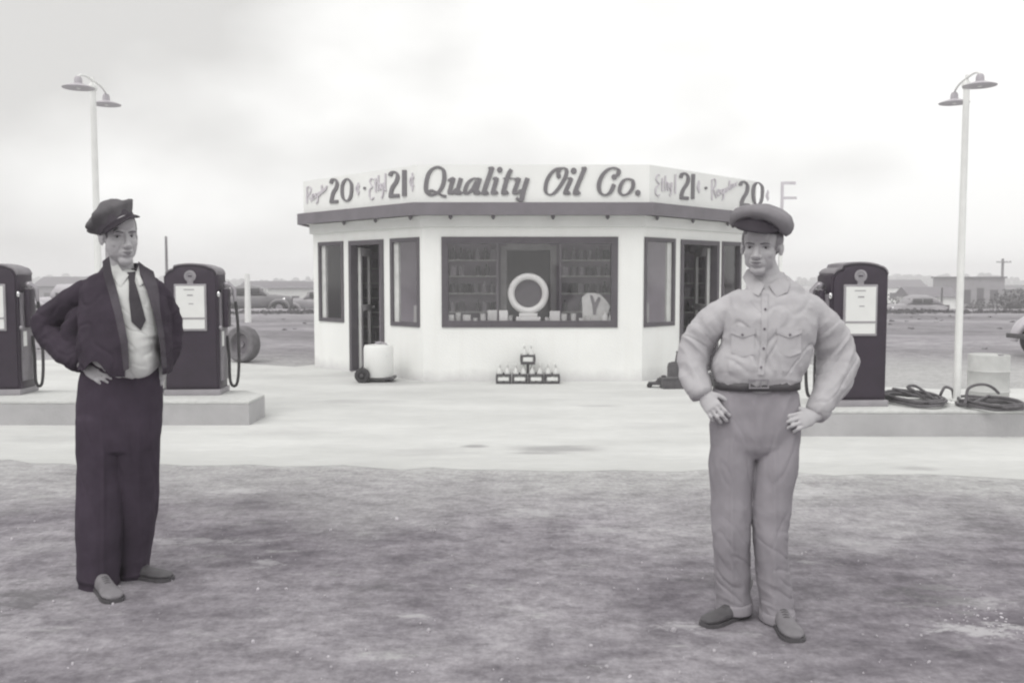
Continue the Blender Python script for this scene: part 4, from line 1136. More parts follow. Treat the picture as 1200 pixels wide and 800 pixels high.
# big tyre standing on the far side of the left island
b = G(285, 424.5); k = b.y / F
ty = empty('tyre', (b.x, b.y, 0)); tag(ty, 'large upright truck wheel with worn tyre beyond the left pump', 'wheel')
rT = 21.5 * k
m = MB(); ax = Vector((-.45, -1, .05)).normalized()
w_ = .24
m.lathe([(rT * .55, -.06), (rT * .62, -.10), (rT * .85, -.12), (rT * .95, -.10), (rT, -.05), (rT, .05), (rT * .95, .10), (rT * .85, .12), (rT * .62, .10), (rT * .55, .06), (rT * .55, -.06)], (0, 0, rT), 40, axis=ax)
M_oldtyre = mat('dusty_tyre', pu(.15), .85, .2, 8)
t_ = m.build('tread', M_oldtyre, ty, smooth=True)
m = MB(); m.lathe([(0, .03), (rT * .15, .04), (rT * .16, .0), (rT * .5, -.01), (rT * .56, .05), (rT * .56, -.04), (0, -.03)][::1], (0, 0, rT), 32, axis=ax); m.build('rim', M_trim, ty, smooth=True)

# ------------------------------------------------------------------ vehicles
def car(name, loc, rz, paint, label, L_=4.4, W_=1.65, Hh=1.55, zb=None, panel=False):
    e = empty(name, loc, rz); tag(e, label, 'car' if not panel else 'van')
    X, Z, Y_ = Vector((1, 0, 0)), Vector((0, 0, 1)), Vector((0, 1, 0))
    hw = W_ / 2
    # lower body, lofted sections along x  (front is -x)
    def loft(secs, seg=20):
        vs = []; fs = []
        for (x, w2, z0, z1) in secs:
            for k in range(seg):
                a = 2 * math.pi * k / seg; c_, s_ = math.cos(a), math.sin(a)
                c_ = math.copysign(abs(c_) ** .55, c_); s_ = math.copysign(abs(s_) ** .55, s_)
                vs.append((x, w2 * c_, (z0 + z1) / 2 + (z1 - z0) / 2 * s_))
        n = len(secs)
        for i in range(n - 1):
            for k in range(seg): fs.append((i * seg + k, (i + 1) * seg + k, (i + 1) * seg + (k + 1) % seg, i * seg + (k + 1) % seg))
        fs.append(tuple(range(seg))); fs.append(tuple((n - 1) * seg + k for k in range(seg - 1, -1, -1)))
        return MB().add(vs, fs)
    h = L_ / 2
    m = loft([(-h + .12, .28, .45, .85), (-h + .22, .34, .38, .95), (-h + .8, .42, .34, 1.02), (-h + 1.35, .60, .30, 1.06), (-h + 1.7, hw - .12, .28, 1.06), (h - 1.1, hw - .1, .28, 1.04), (h - .5, hw - .18, .32, .96), (h - .12, hw - .35, .4, .8)])
    m.build('body', paint, e, smooth=True, angle=60)
    if panel: secs = [(-h + 1.45, hw - .18, .95, 1.3), (-h + 1.75, hw - .14, .95, Hh + .2), (h - .35, hw - .12, .6, Hh + .25), (h - .15, hw - .16, .6, Hh + .2)]
    else: secs = [(-h + 1.4, hw - .2, .98, 1.06), (-h + 1.75, hw - .2, .98, Hh - .08), (-h + 2.2, hw - .18, .98, Hh), (h - 1.5, hw - .2, .98, Hh - .02), (h - .95, hw - .26, .95, Hh - .22), (h - .45, hw - .35, .85, 1.02)]
    rf = loft(secs).build('cabin', paint, e, smooth=True, angle=60)
    m = MB()
    for s in (-1, 1):
        y = s * (hw - .17)
        for (a, b_) in ((-h + 1.75, -h + 2.35), (-h + 2.45, -h + 3.05)):
            if panel and b_ > -h + 2.5: continue
            m.box(((a + b_) / 2, y, 1.24), (b_ - a, .05, .27))
    m.box((-h + 1.60, 0, 1.24), (.05, W_ - .6, .26), rot=Matrix.Rotation(R(25), 3, 'Y')); m.build('window', M_cglass, rf, bevel=.01)
    for sx in (-1, 1):
        for s in (-1, 1):
            xw = sx * (h - .95 if sx > 0 else h - .72)
            m = MB()   # pontoon wing: swept half tube over the wheel
            pts = []; rr = []
            for i in range(12):
                a = math.pi * (i / 11) * (.98) ; pts.append((xw - .52 * math.cos(a), s * (hw - .14), .30 + .42 * math.sin(a))); rr.append((.17 * (.45 + .55 * math.sin(a)), .12 * (.5 + .5 * math.sin(a))))
            m.tube(pts, rr, 14, ref=(0, 1, 0)); m.build('fender', paint, e, smooth=True)
            wheel(e, (xw, s * (hw - .12), .34), .34, .16, (0, 1, 0))
    for s in (-1, 1):
        m = MB(); m.lathe([(0, 0), (.09, 0), (.10, .02), (.07, .12), (0, .16)], (-h + .42, s * (hw - .30), .78), 16, axis=(1, 0, 0)); m.build('headlight', M_chrome, e, smooth=True)
    for x in (-h + .02, h - .02):
        m = MB(); m.box((x, 0, .42), (.05, W_ * .78, .09)); m.box((x + (.09 if x < 0 else -.09), .3, .42), (.16, .04, .05)); m.box((x + (.09 if x < 0 else -.09), -.3, .42), (.16, .04, .05)); m.build('bumper', M_tool, e, bevel=.015)
    m = MB(); m.box((-h + .115, 0, .66), (.03, .34, .40)); m.build('grille', M_tool, e, bevel=.01)
    return e
b = G(1197, 425)
c = car('parked_car', (b.x + 2.62, b.y + .95, 0), R(10), M_carL, 'pale rounded car at the right edge, only its front fender in view')
b = Vector((PY(62, 350, 53).x, 53, gz(0, 53)))
car('parked_car', (b.x + .9, 53, gz(0, 53)), R(3), M_carL, 'pale car far off between the left edge pump and the man in the jacket', panel=True)
b = PY(303, 345, 51); car('parked_car', (b.x - .3, 51, gz(0, 51)), R(186), M_carD, 'dark car far off between the pump and the building')
b = PY(358, 345, 54); car('parked_car', (b.x + .8, 54, gz(0, 54)), R(2), M_carM, 'grey car far off, half hidden by the left corner of the building')
b = PY(1072, 345, 60); car('parked_car', (b.x, 60, gz(0, 60)), R(5), M_carM, 'grey car far off beside the right pump', Hh=1.6)
# ------------------------------------------------------------------ far houses, poles
def house(name, u, w_, d_, h_, Y, paint, label, roof='gable', rh=.9):
    x = PY(u, 340, Y).x; z = gz(0, Y); e = empty(name, (x, Y, z)); tag(e, label, 'house' if name == 'house' else 'shed')
    m = MB(); m.box((0, 0, h_ / 2), (w_, d_, h_)); m.build('wall', paint, e)
    m = MB(); o = .25
    if roof == 'gable': m.add([(-w_ / 2 - o, -d_ / 2 - o, h_), (w_ / 2 + o, -d_ / 2 - o, h_), (w_ / 2 + o, d_ / 2 + o, h_), (-w_ / 2 - o, d_ / 2 + o, h_), (-w_ / 2 - o, 0, h_ + rh), (w_ / 2 + o, 0, h_ + rh)], [(0, 1, 5, 4), (2, 3, 4, 5), (0, 4, 3), (1, 2, 5), (3, 2, 1, 0)])
    else: m.box((0, 0, h_ + .08), (w_ + .3, d_ + .3, .15))
    m.build('roof', M_trim if paint is not M_wood else M_wood, e)
    for s in (-.28, .28):
        m = MB(); m.box((s * w_, -d_ / 2 - .01, h_ * .55), (w_ * .16, .05, h_ * .34)); m.build('window', M_frame, e)
    m = MB(); m.box((0, -d_ / 2 - .012, h_ * .38), (w_ * .14, .05, h_ * .76)); m.build('door', M_frame, e)
    return e
house('house', 1134, 4.6, 5, 3.9, 92, M_carM, 'squat grey flat-roofed building on the skyline behind the right lamp post', 'flat')
house('house', 1052, 6, 5, 2.6, 135, M_stucco, 'low pale gabled house far off right of the right pump', rh=1.1)
house('shed', 352, 5, 4, 3.0, 88, M_whited, 'low pale shed far off by the left corner of the building', rh=.6)
house('shed', 322, 6, 4, 2.9, 100, M_stucco, 'pale low roofed shed far off between the tyre and the building', rh=.7)
house('house', 95, 9, 6, 2.9, 120, M_carM, 'low grey house far off behind the arm of the man in the jacket', rh=1.2)
house('shed', 1180, 8, 4, 2.6, 110, M_wood, 'long low dark shed far off above the car at the right edge', rh=.5)
house('house', 1085, 3.6, 3, 2.4, 78, M_stucco, 'small pale hut far off left of the right lamp post', rh=.8)
def pole(u, vt, vb, Y, r, mt, label, arms=0):
    x = PY(u, 340, Y).x; z0 = gz(x, Y); z1 = PY(u, vt, Y).z
    e = empty('utility_pole' if arms else 'post', (x, Y, z0)); tag(e, label, 'utility pole' if arms else 'post')
    m = MB(); m.tube([(0, 0, -.1), (0, 0, z1 - z0)], [r, r * .75], 10); m.build('mast', mt, e, smooth=True)
    for i in range(arms):
        m = MB(); m.box((0, -r - .04, z1 - z0 - .35 - i * .8), (1.5, .09, .11)); a_ = m.build('crossarm', mt, e)
        m = MB()
        for s in (-.65, -.3, .3, .65): m.lathe([(0, 0), (.04, 0), (.045, .08), (0, .12)], (s, -r - .04, z1 - z0 - .295 - i * .8), 8)
        m.build('insulator', M_pole, a_, smooth=True)
pole(290, 321, 378, 31.5, .11, M_pole, 'short white painted post beyond the upright truck wheel')
pole(196, 277, 330, 52, .09, M_wood, 'thin dark pole rising above the left pump', 0)
pole(1174, 303, 340, 95, .16, M_wood, 'utility pole with a crossarm far off by the right edge', 1)
# weeds along the edge of the far road, one mass
m = MB(); rr = random.Random(3)
for i in range(6000):
    x = rr.uniform(-36, 36); y = 41 + rr.gauss(0, 1.0) + 1.2 * noise.noise(Vector((x * .1, 0, 5)))
    if abs(x) < 1: continue
    h_ = rr.uniform(.03, .14); a = rr.random() * 3.14; w_ = rr.uniform(.08, .2)
    z = gz(x, y)
    dx, dy = math.cos(a) * w_, math.sin(a) * w_
    m.add([(x - dx, y - dy, z - .02), (x + dx, y + dy, z - .02), (x + dx * .3 + rr.uniform(-.06, .06), y, z + h_)], [(0, 1, 2)])
M_weed = mat('dry_weeds', pu(.13), .95, .3, 1)
tag(m.build('weeds', M_weed), 'strip of dark dry weeds along the far side of the lot', 'weeds', kind='stuff')
# low scrub scattered over the field
m = MB()
for i in range(260):
    x = rr.uniform(-22, 24); y = rr.uniform(18, 40)
    if -4.2 < x < 4.9 and y < 21: continue
    if y < 21 and -6 < x < 6: continue
    s = rr.uniform(.03, .09)
    z = gz(x, y)
    for j in range(14):
        a = rr.random() * 6.28; q = rr.random() * s
        cx_, cy_ = x + q * math.cos(a), y + q * math.sin(a)
        m.add([(cx_ - .03, cy_, z), (cx_ + .03, cy_, z), (cx_ + rr.uniform(-.06, .06), cy_ + rr.uniform(-.03, .03), z + s * rr.uniform(.3, .9))], [(0, 1, 2)])
tag(m.build('scrub', mat('scrub', pu(.17), .95, .3, 1)), 'small tufts of dry scrub scattered over the field', 'scrub', kind='stuff')
# far tree line: crowns of small leaf clumps spread over a low belt
m = MB()
for i in range(700):
    x = rr.uniform(-330, 330); y = rr.uniform(420, 520); s = rr.uniform(1.2, 2.6) * (1 + .7 * noise.noise(Vector((x * .012, 1, 0))))
    z = -2.4
    for j in range(5):
        q = Vector((rr.gauss(0, s * .8), rr.gauss(0, 1), abs(rr.gauss(s * .7, s * .5))))
        m.ell((x + q.x, y + q.y, z + q.z), (s * rr.uniform(.5, .9), s * .6, s * rr.uniform(.4, .7)), 6, 4)
tag(m.build('far_trees', mat('far_foliage', pu(.09), .95, .3, .2)), 'low hazy line of trees along the horizon', 'trees', kind='stuff')
# scattered bushes and small trees beyond the road (countable)
def bush(x, Y, s, label, k):
    e = empty('bush', (x, Y, gz(x, Y))); tag(e, label, 'bush', 'bushes beyond the far road')
    r_ = random.Random(k); m = MB()
    for i in range(900):
        v = Vector((r_.gauss(0, 1), r_.gauss(0, 1), r_.gauss(0, 1))).normalized() * (r_.random() ** .4)
        p = Vector((v.x * s * 1.2, v.y * s, s * .75 + v.z * s * .7))
        p *= .85 + .3 * noise.noise(p * 1.3 + Vector((k, 0, 0)))
        a = Vector((r_.gauss(0, 1), r_.gauss(0, 1), r_.gauss(0, 1))).normalized() * s * .07; b_ = a.cross(v if v.length > .01 else Vector((0, 0, 1))).normalized() * s * .05
        m.add([p - a, p + b_, p + a, p - b_], [(0, 1, 2, 3)])
    m.build('foliage', mat('bush_leaves', pu(.12), .9, .3, 3), e)
    m = MB()
    for i in range(5): m.tube([(0, 0, -.05), (r_.uniform(-.4, .4) * s, r_.uniform(-.3, .3) * s, s)], [.04, .015], 6)
    m.build('stem', M_wood, e)
for i, (u, Y, s, lab) in enumerate([(276, 62, 1.5, 'dark bush far off just right of the left pump'), (335, 66, 1.2, 'grey bush far off left of the building corner'), (1046, 64, 1.3, 'round bush far off right of the right pump'), (1100, 70, 1.0, 'small bush far off left of the lamp post'), (1150, 66, 1.3, 'bush far off between the lamp post and the right edge'), (1192, 58, 1.4, 'dark bush above the car at the right edge'), (20, 70, 1.6, 'dark bush far off beside the pump at the left edge')]):
    bush(PY(u, 340, Y).x, Y, s, lab, i)
# far-off person walking, seen as a small dark figure right of the pump is too small to read: a post
pole(1104, 337, 352, 74, .10, M_tool, 'short dark post far off left of the flat-roofed building')
# haze
hz = MB(); hz.box((0, 330, 3.5), (1100, 760, 15))
hm = bpy.data.materials.new('haze'); hm.use_nodes = True
n_ = hm.node_tree.nodes; n_.remove(n_['Principled BSDF'])
pv = n_.new('ShaderNodeVolumePrincipled'); pv.inputs['Color'].default_value = (1, 1, 1, 1); pv.inputs['Density'].default_value = .0028; pv.inputs['Anisotropy'].default_value = 0.0
hm.node_tree.links.new(pv.outputs[0], n_['Material Output'].inputs['Volume'])
HAZE = hz.build('haze', hm); tag(HAZE, 'pale dusty haze over the plain', 'haze', kind='stuff')
# ------------------------------------------------------------------ people
def uv_of(p):
    q = Vector(p) - CP
    fw = Vector((0, math.cos(TH), -math.sin(TH))); up = Vector((0, math.sin(TH), math.cos(TH)))
    z = q.dot(fw); return 600 + F * q.x / z, 400 - F * q.dot(up) / z
def remesh(m, vox, it=3, name='m', fac=.5):
    me = m.mesh(name) if isinstance(m, MB) else m
    o = bpy.data.objects.new('tmp', me); COL.objects.link(o)
    md = o.modifiers.new('r', 'REMESH'); md.mode = 'VOXEL'; md.voxel_size = vox; md.use_smooth_shade = True
    if it:
        ms = o.modifiers.new('s', 'SMOOTH'); ms.factor = fac; ms.iterations = it
    dg = bpy.context.evaluated_depsgraph_get(); dg.update()
    out = bpy.data.meshes.new_from_object(o.evaluated_get(dg))
    bpy.data.objects.remove(o); out.name = name
    return out
def coords(me):
    a = np.empty(len(me.vertices) * 3, 'f'); me.vertices.foreach_get('co', a); return a.reshape(-1, 3)
def normals(me):
    a = np.empty(len(me.vertices) * 3, 'f'); me.vertex_normals.foreach_get('vector', a); return a.reshape(-1, 3)
def setco(me, a):
    me.vertices.foreach_set('co', a.astype('f').ravel()); me.update()
def fold(me, fn):
    co = coords(me); no = normals(me); out = co.copy()
    for i in range(len(co)):
        d = fn(co[i], no[i])
        if d: out[i] += no[i] * d
    setco(me, out)
def rid(p, fx, fy, fz, seed=0):
    return 1 - 2 * abs(noise.noise(Vector((p[0] * fx + seed, p[1] * fy, p[2] * fz))))
def crease(p, fx, fy, fz, seed=0, w_=.07):
    n = noise.noise(Vector((p[0] * fx + seed, p[1] * fy, p[2] * fz)))
    return -math.exp(-(n / w_) ** 2) + .35 * math.exp(-((n - w_ * 2.2) / (w_ * 1.5)) ** 2)
def bvh(me):
    return BVHTree.FromPolygons([v.co.copy() for v in me.vertices], [tuple(p.vertices) for p in me.polygons])
class Person:
    def __init__(s, Y0, base, label):
        s.Y0 = Y0; s.k = Y0 / F; s.base = Vector(base); s.label = label; s.root = None
    def J(s, u, v, dy=0.0): return PY(u, v, s.Y0 + dy)
    def put(s, name, me, mt, parent='root', smooth=True):
        if isinstance(me, MB): me = me.mesh(name)
        me.transform(Matrix.Translation(-s.base))
        if smooth:
            for p in me.polygons: p.use_smooth = True
        me.materials.clear()
        pr = s.root if parent == 'root' else parent
        return link(name, me, mt, pr)
    def rings(s, m, rows, seg=30):
        pts = []; rr = []
        for row in rows:
            v, ul, ur, d = row[:4]; dy = row[4] if len(row) > 4 else 0
            pts.append(s.J((ul + ur) / 2, v, dy)); rr.append(((ur - ul) / 2 * s.k, d))
        m.limb(pts, rr, seg, ref=(1, 0, 0), capk=(.35, .12), pw=.8)
    def tub(s, m, rows, seg=20, ref=(0, 1, 0), capk=(1, .4)):
        # rows: u, v, dy, r_px or (rlat_px, rdepth_m)
        pts = [s.J(r[0], r[1], r[2]) for r in rows]
        rr = []
        for r in rows:
            q = r[3]
            if isinstance(q, tuple): rr.append((q[1], q[0] * s.k))
            else: rr.append((q * s.k, q * s.k))
        m.limb(pts, rr, seg, ref=ref, capk=capk)
    def patch(s, name, tree, poly, off, thick, mt, parent='root', edge=5.0, smooth=3):
        bm = bmesh.new()
        vs = [bm.verts.new((x, y, 0)) for x, y in poly]
        bm.faces.new(vs); bmesh.ops.triangulate(bm, faces=bm.faces)
        for it in range(5):
            es = [e for e in bm.edges if e.calc_length() > edge]
            if not es: break
            bmesh.ops.subdivide_edges(bm, edges=es, cuts=1, use_grid_fill=False); bmesh.ops.triangulate(bm, faces=bm.faces)
        bm.verts.ensure_lookup_table()
        uv = [(v.co.x, v.co.y) for v in bm.verts]; dep = []
        for (u, v) in uv:
            d = ray(u, v); d.normalize(); h = tree.ray_cast(CP, d)
            dep.append((h[0] - CP).length if h[0] is not None else None)
        kn = [x for x in dep if x is not None]; avg = sum(kn) / len(kn) if kn else s.Y0
        for i, x in enumerate(dep):
            if x is None:
                b = None
                for j, y in enumerate(dep):
                    if y is not None:
                        q = (uv[i][0] - uv[j][0]) ** 2 + (uv[i][1] - uv[j][1]) ** 2
                        if b is None or q < b[0]: b = (q, y)
                dep[i] = b[1] if b else avg
        md_ = sorted(dep)[len(dep) // 2]
        dep = [min(max(x, md_ - .09), md_ + .09) for x in dep]
        bm.verts.index_update()
        nb = [[e.other_vert(v).index for e in v.link_edges] for v in bm.verts]
        for it in range(smooth):
            dep = [.4 * x + .6 * sum(dep[j] for j in nb[i]) / len(nb[i]) for i, x in enumerate(dep)]
        for v, (u, w_), dd in zip(bm.verts, uv, dep):
            d = ray(u, w_); d.normalize(); v.co = CP + d * (dd - off)
        for f in bm.faces:
            if f.normal.dot(f.calc_center_median() - CP) > 0: f.normal_flip()
        bmesh.ops.recalc_face_normals(bm, faces=bm.faces)
        if bm.faces and sum((1 if f.normal.dot(f.calc_center_median() - CP) > 0 else -1) for f in bm.faces) > 0:
            bmesh.ops.reverse_faces(bm, faces=bm.faces)
        bmesh.ops.solidify(bm, geom=bm.faces[:], thickness=thick)
        me = bpy.data.meshes.new(name); bm.to_mesh(me); bm.free()
        return s.put(name, me, mt, parent, smooth=False)

def head_matrix(c, yaw, pitch, roll, s_):
    return Matrix.Translation(c) @ Matrix.Rotation(R(yaw), 4, 'Z') @ Matrix.Rotation(R(pitch), 4, 'X') @ Matrix.Rotation(R(roll), 4, 'Y') @ Matrix.Scale(s_, 4)
def add_tf(m, h, M4):
    n = len(m.v); m.v += [M4 @ p for p in h.v]; m.f += [tuple(i + n for i in f) for f in h.f]
def head_shape(jaw=1.0, full=1.0):
    h = MB()
    h.ell((0, .020, .035), (.076, .096, .086), 32, 20)
    h.ell((0, -.018, -.028), (.063 * full, .070, .078), 32, 20)
    h.ell((0, -.058, -.093), (.030 * jaw, .027, .023), 18, 12)
    for s in (-1, 1):
        h.ell((s * .036 * jaw, -.010, -.058), (.018, .036, .029), 16, 12, Matrix.Rotation(R(20 * s), 3, 'Z'))
        h.ell((s * .034, -.0575, -.026), (.023 * full, .017, .018), 16, 12)
        h.ell((s * .026, -.071, .021), (.028, .015, .010), 16, 12, Matrix.Rotation(R(8 * s), 3, 'Y'))
        h.ell((s * .0125, -.094, -.037), (.0095, .011, .009), 14, 10)
        h.ell((s * .076, .012, -.006), (.008, .018, .029), 16, 12, Matrix.Rotation(R(-18 * s), 3, 'Z') @ Matrix.Rotation(R(-8), 3, 'X'))
        h.ell((s * .074, -.001, -.003), (.006, .010, .012), 10, 8)
    h.tube([(0, -.074, .020), (0, -.086, .002), (0, -.098, -.018), (0, -.107, -.034), (0, -.100, -.042)], [.009, .0095, .0105, .0125, .010], 14)
    h.ell((0, -.072, -.060), (.030, .022, .024), 18, 12)
    h.ell((0, -.0915, -.0565), (.022, .0075, .0050), 16, 10)
    h.ell((0, -.0900, -.0685), (.018, .0080, .0055), 16, 10)
    h.ell((0, -.075, .055), (.045, .02, .03), 16, 12)
    return h
def sculpt_head(me, Mh):
    Mi = Mh.inverted(); co = coords(me)
    A = np.array(Mi); L_ = co @ A[:3, :3].T + A[:3, 3]
    x, y, z = L_[:, 0], L_[:, 1], L_[:, 2]
    near = (np.abs(x) < .09) & (y < -.03) & (z > -.12) & (z < .12)
    dy = np.zeros(len(x))
    for s in (-1, 1):
        dy += .0115 * np.exp(-(((x - s * .031) / .016) ** 2 + ((z - .001) / .0095) ** 2))
        dy += .0035 * np.exp(-(((x - s * (.024 + (-.03 - z) * .35)) / .004) ** 2 + ((z + .048) / .018) ** 2))
        dy += .004 * np.exp(-(((x - s * .010) / .004) ** 2 + ((z + .0445) / .003) ** 2))
    dy += .0055 * np.exp(-(((z + .0625 - 3.0 * x * x) / .0022) ** 2)) * np.exp(-(x / .021) ** 4)
    dy += .004 * np.exp(-((z + .081) / .006) ** 2 - (x / .02) ** 2)
    y2 = y + dy * near
    L_[:, 1] = y2
    B = np.array(Mh); co2 = L_ @ B[:3, :3].T + B[:3, 3]
    setco(me, co2)
def face_parts(P, Mh, tree, dark=1.0):
    def surf(x, z):
        o = Mh @ Vector((x, -.25, z)); d = (Mh.to_3x3() @ Vector((0, 1, 0))).normalized()
        h = tree.ray_cast(o, d); return (Mh.inverted() @ h[0]) if h[0] is not None else Vector((x, -.08, z))
    for s in (-1, 1):
        c = surf(s * .031, .001)
        m = MB(); m.ell((s * .031, c.y + .004, .0005), (.0125, .0095, .0046), 16, 10)
        q = MB(); add_tf(q, m, Mh); e = P.put('eye', q, M_eye)
        m = MB(); m.ell((s * .031 - .0015, c.y - .0040, .0005), (.0048, .0026, .0040), 12, 8)
        q = MB(); add_tf(q, m, Mh); P.put('iris', q, M_iris, e)
        # upper lid crease as a thin dark lash line
        m = MB(); pts = []
        for i in range(7):
            t = -1 + i / 3; xx = s * .031 + t * .0135; cc = surf(xx, .0055); pts.append((xx, cc.y - .0006, .0050 - .0022 * t * t))
        m.tube(pts, [.0007, .0012, .0014, .0015, .0014, .0012, .0007], 6); q = MB(); add_tf(q, m, Mh); P.put('eyelash', q, M_hair)
        m = MB(); pts = []
        for i in range(8):
            t = i / 7; xx = s * (.011 + .040 * t); zz = .0165 + .006 * math.sin(t * 2.4) - .004 * t; cc = surf(xx, zz); pts.append((xx, cc.y + .0005, zz))
        m.tube(pts, [.0018, .0025, .0029, .0029, .0027, .0023, .0018, .0010], 8); q = MB(); add_tf(q, m, Mh); P.put('eyebrow', q, M_hair)
    m = MB(); pts = []; pt2 = []
    for i in range(9):
        t = -1 + i / 4; xx = t * .021; zz = -.0585 - .0006 * abs(t); cc = surf(xx, zz); pts.append((xx, cc.y + .0012, zz))
        zz = -.0675 + .002 * abs(t); cc = surf(xx * .85, zz); pt2.append((xx * .85, cc.y + .0015, zz))
    w_ = [.0008, .0016, .0022, .0024, .0022, .0024, .0022, .0016, .0008]
    m.tube(pts, w_, 8); m.tube(pt2, [x * 1.15 for x in w_], 8); q = MB(); add_tf(q, m, Mh); P.put('lips', q, M_lip)
def hair_shape(m, Mh, low=-.045):
    h = MB(); h.ell((0, .024, .034), (.0805, .0985, .088), 40, 26)
    keep = []
    for f in h.f:
        c = sum((h.v[i] for i in f), Vector()) / len(f)
        if c.z < low + .02 * math.sin(c.x * 90) or c.y < -.030 and c.z < .055: continue
        if c.y < -.012 and c.z < -.012: continue
        if abs(c.x) > .06 and c.z < .018 and -.012 < c.y < .036: continue
        keep.append(f)
    h.f = keep; add_tf(m, h, Mh)
def finger(m, base, d, n, side, lens, r, curls, spread=0.0):
    # base: root; d: direction, n: back-of-hand normal; curl bends d towards -n
    ax = d.cross(n).normalized()
    p = base.copy(); dd = (Matrix.Rotation(spread, 3, n) @ d).normalized()
    pts = [p - dd * .014]; rr = [r * .95]
    for L_, c in zip(lens, curls):
        dd = (Matrix.Rotation(-c, 3, ax) @ dd).normalized()
        pts.append(p.copy()); rr.append(r * 1.06); pts.append(p + dd * L_ * .5); rr.append(r * .93)
        p = p + dd * L_
    pts.append(p); rr.append(r * .82)
    m.limb(pts, rr, 10, ref=tuple(ax))
def hand(m, wrist, d, n, thumb_side, sc_=1.0, curls=(.35, .6, .5), wr=.026, tc=.5):
    d = Vector(d).normalized(); n = Vector(n); n = (n - d * n.dot(d)).normalized()
    s = d.cross(n).normalized() * thumb_side      # towards the thumb
    L_ = .088 * sc_
    m.limb([wrist - d * .02, wrist + d * .01, wrist + d * L_ * .5, wrist + d * L_ * .92], [(wr, wr * .78), (wr * 1.0, wr * .74), (.037 * sc_, .0175), (.039 * sc_, .0125)], 20, ref=tuple(s))
    kn = wrist + d * L_ * .93
    lens = [(.041, .026, .020), (.046, .029, .021), (.043, .027, .021), (.033, .021, .019)]
    for i in range(4):
        o = s * (.0285 - .019 * i) * sc_
        back = [0, .004, .001, -.007][i]
        finger(m, kn + o + d * back, d, n, s, [x * sc_ for x in lens[i]], .0084 * sc_, [c * (1 + .06 * i) for c in curls], spread=R((1.5 - i) * 3) * (1 if thumb_side * 1 > 0 else -1) * -1)
    b = wrist + d * .022 * sc_ + s * .022 * sc_ - n * .004
    td = (d * .72 + s * .68 - n * .18).normalized()
    m.limb([b - td * .01, b + td * .03 * sc_, b + td * .034 * sc_ + (td * .8 + d * .4 - n * tc * .5).normalized() * .028 * sc_, b + td * .034 * sc_ + (td * .8 + d * .4 - n * tc * .5).normalized() * .030 * sc_ + (d * .8 + td * .4 - n * tc).normalized() * .024 * sc_], [.0135 * sc_, .0115 * sc_, .0105 * sc_, .0082 * sc_], 12, ref=tuple(n))
def shoe(P, heel, toe_dir, mt, length=.285, wd=.1, parent='root'):
    d = Vector((toe_dir[0], toe_dir[1], 0)).normalized(); s = Vector((-d.y, d.x, 0)); Z = Vector((0, 0, 1))
    secs = [(-.01, .018, .030), (.0, .028, .066), (.03, .034, .080), (.08, .036, .086), (.12, .037, .074), (.16, .041, .058), (.20, .047, .048), (.235, .047, .044), (.265, .040, .040), (.285, .022, .030)]
    vs = []; fs = []; seg = 20
    for (x, w_, h_) in secs:
        for k in range(seg):
            a = 2 * math.pi * k / seg; c, q = math.cos(a), math.sin(a)
            if q < 0: q = -abs(q) ** .5; zz = .03 + q * .016
            else: zz = .03 + q * (h_ - .03)
            c = math.copysign(abs(c) ** .8, c)
            vs.append(heel + d * (x * length / .285) + s * (c * w_ * wd / .1) + Z * zz)
    n = len(secs)
    for i in range(n - 1):
        for k in range(seg): fs.append((i * seg + k, i * seg + (k + 1) % seg, (i + 1) * seg + (k + 1) % seg, (i + 1) * seg + k))
    fs.append(tuple(range(seg - 1, -1, -1))); fs.append(tuple((n - 1) * seg + k for k in range(seg)))
    m = MB().add(vs, fs); sh = P.put('shoe', remesh(m, .004, 4), mt, parent)
    ol = []
    for (x, w_, h_) in secs: ol.append(heel + d * ((x * 1.01) * length / .285) + s * ((w_ + .004) * wd / .1))
    for (x, w_, h_) in secs[::-1]: ol.append(heel + d * ((x * 1.01) * length / .285) - s * ((w_ + .004) * wd / .1))
    lc = MB()
    for q_ in (.105, .120, .135, .150):
        hh_ = np.interp(q_, [a[0] for a in secs], [a[2] for a in secs])
        c_ = heel + d * (q_ * length / .285) + Z * (hh_ + .001); lc.tube([c_ - s * .014 - Z * .003, c_ + Z * .001, c_ + s * .014 - Z * .003], .0022, 6)
    P.put('laces', lc, M_belt, sh)
    m = MB(); m.prism([(p.x, p.y) for p in ol], .001, .017); m.box(heel + d * .03 + Z * .012, (.05, .06, .022), rz=math.atan2(d.y, d.x)); P.put('sole', m, M_belt, sh, smooth=False)
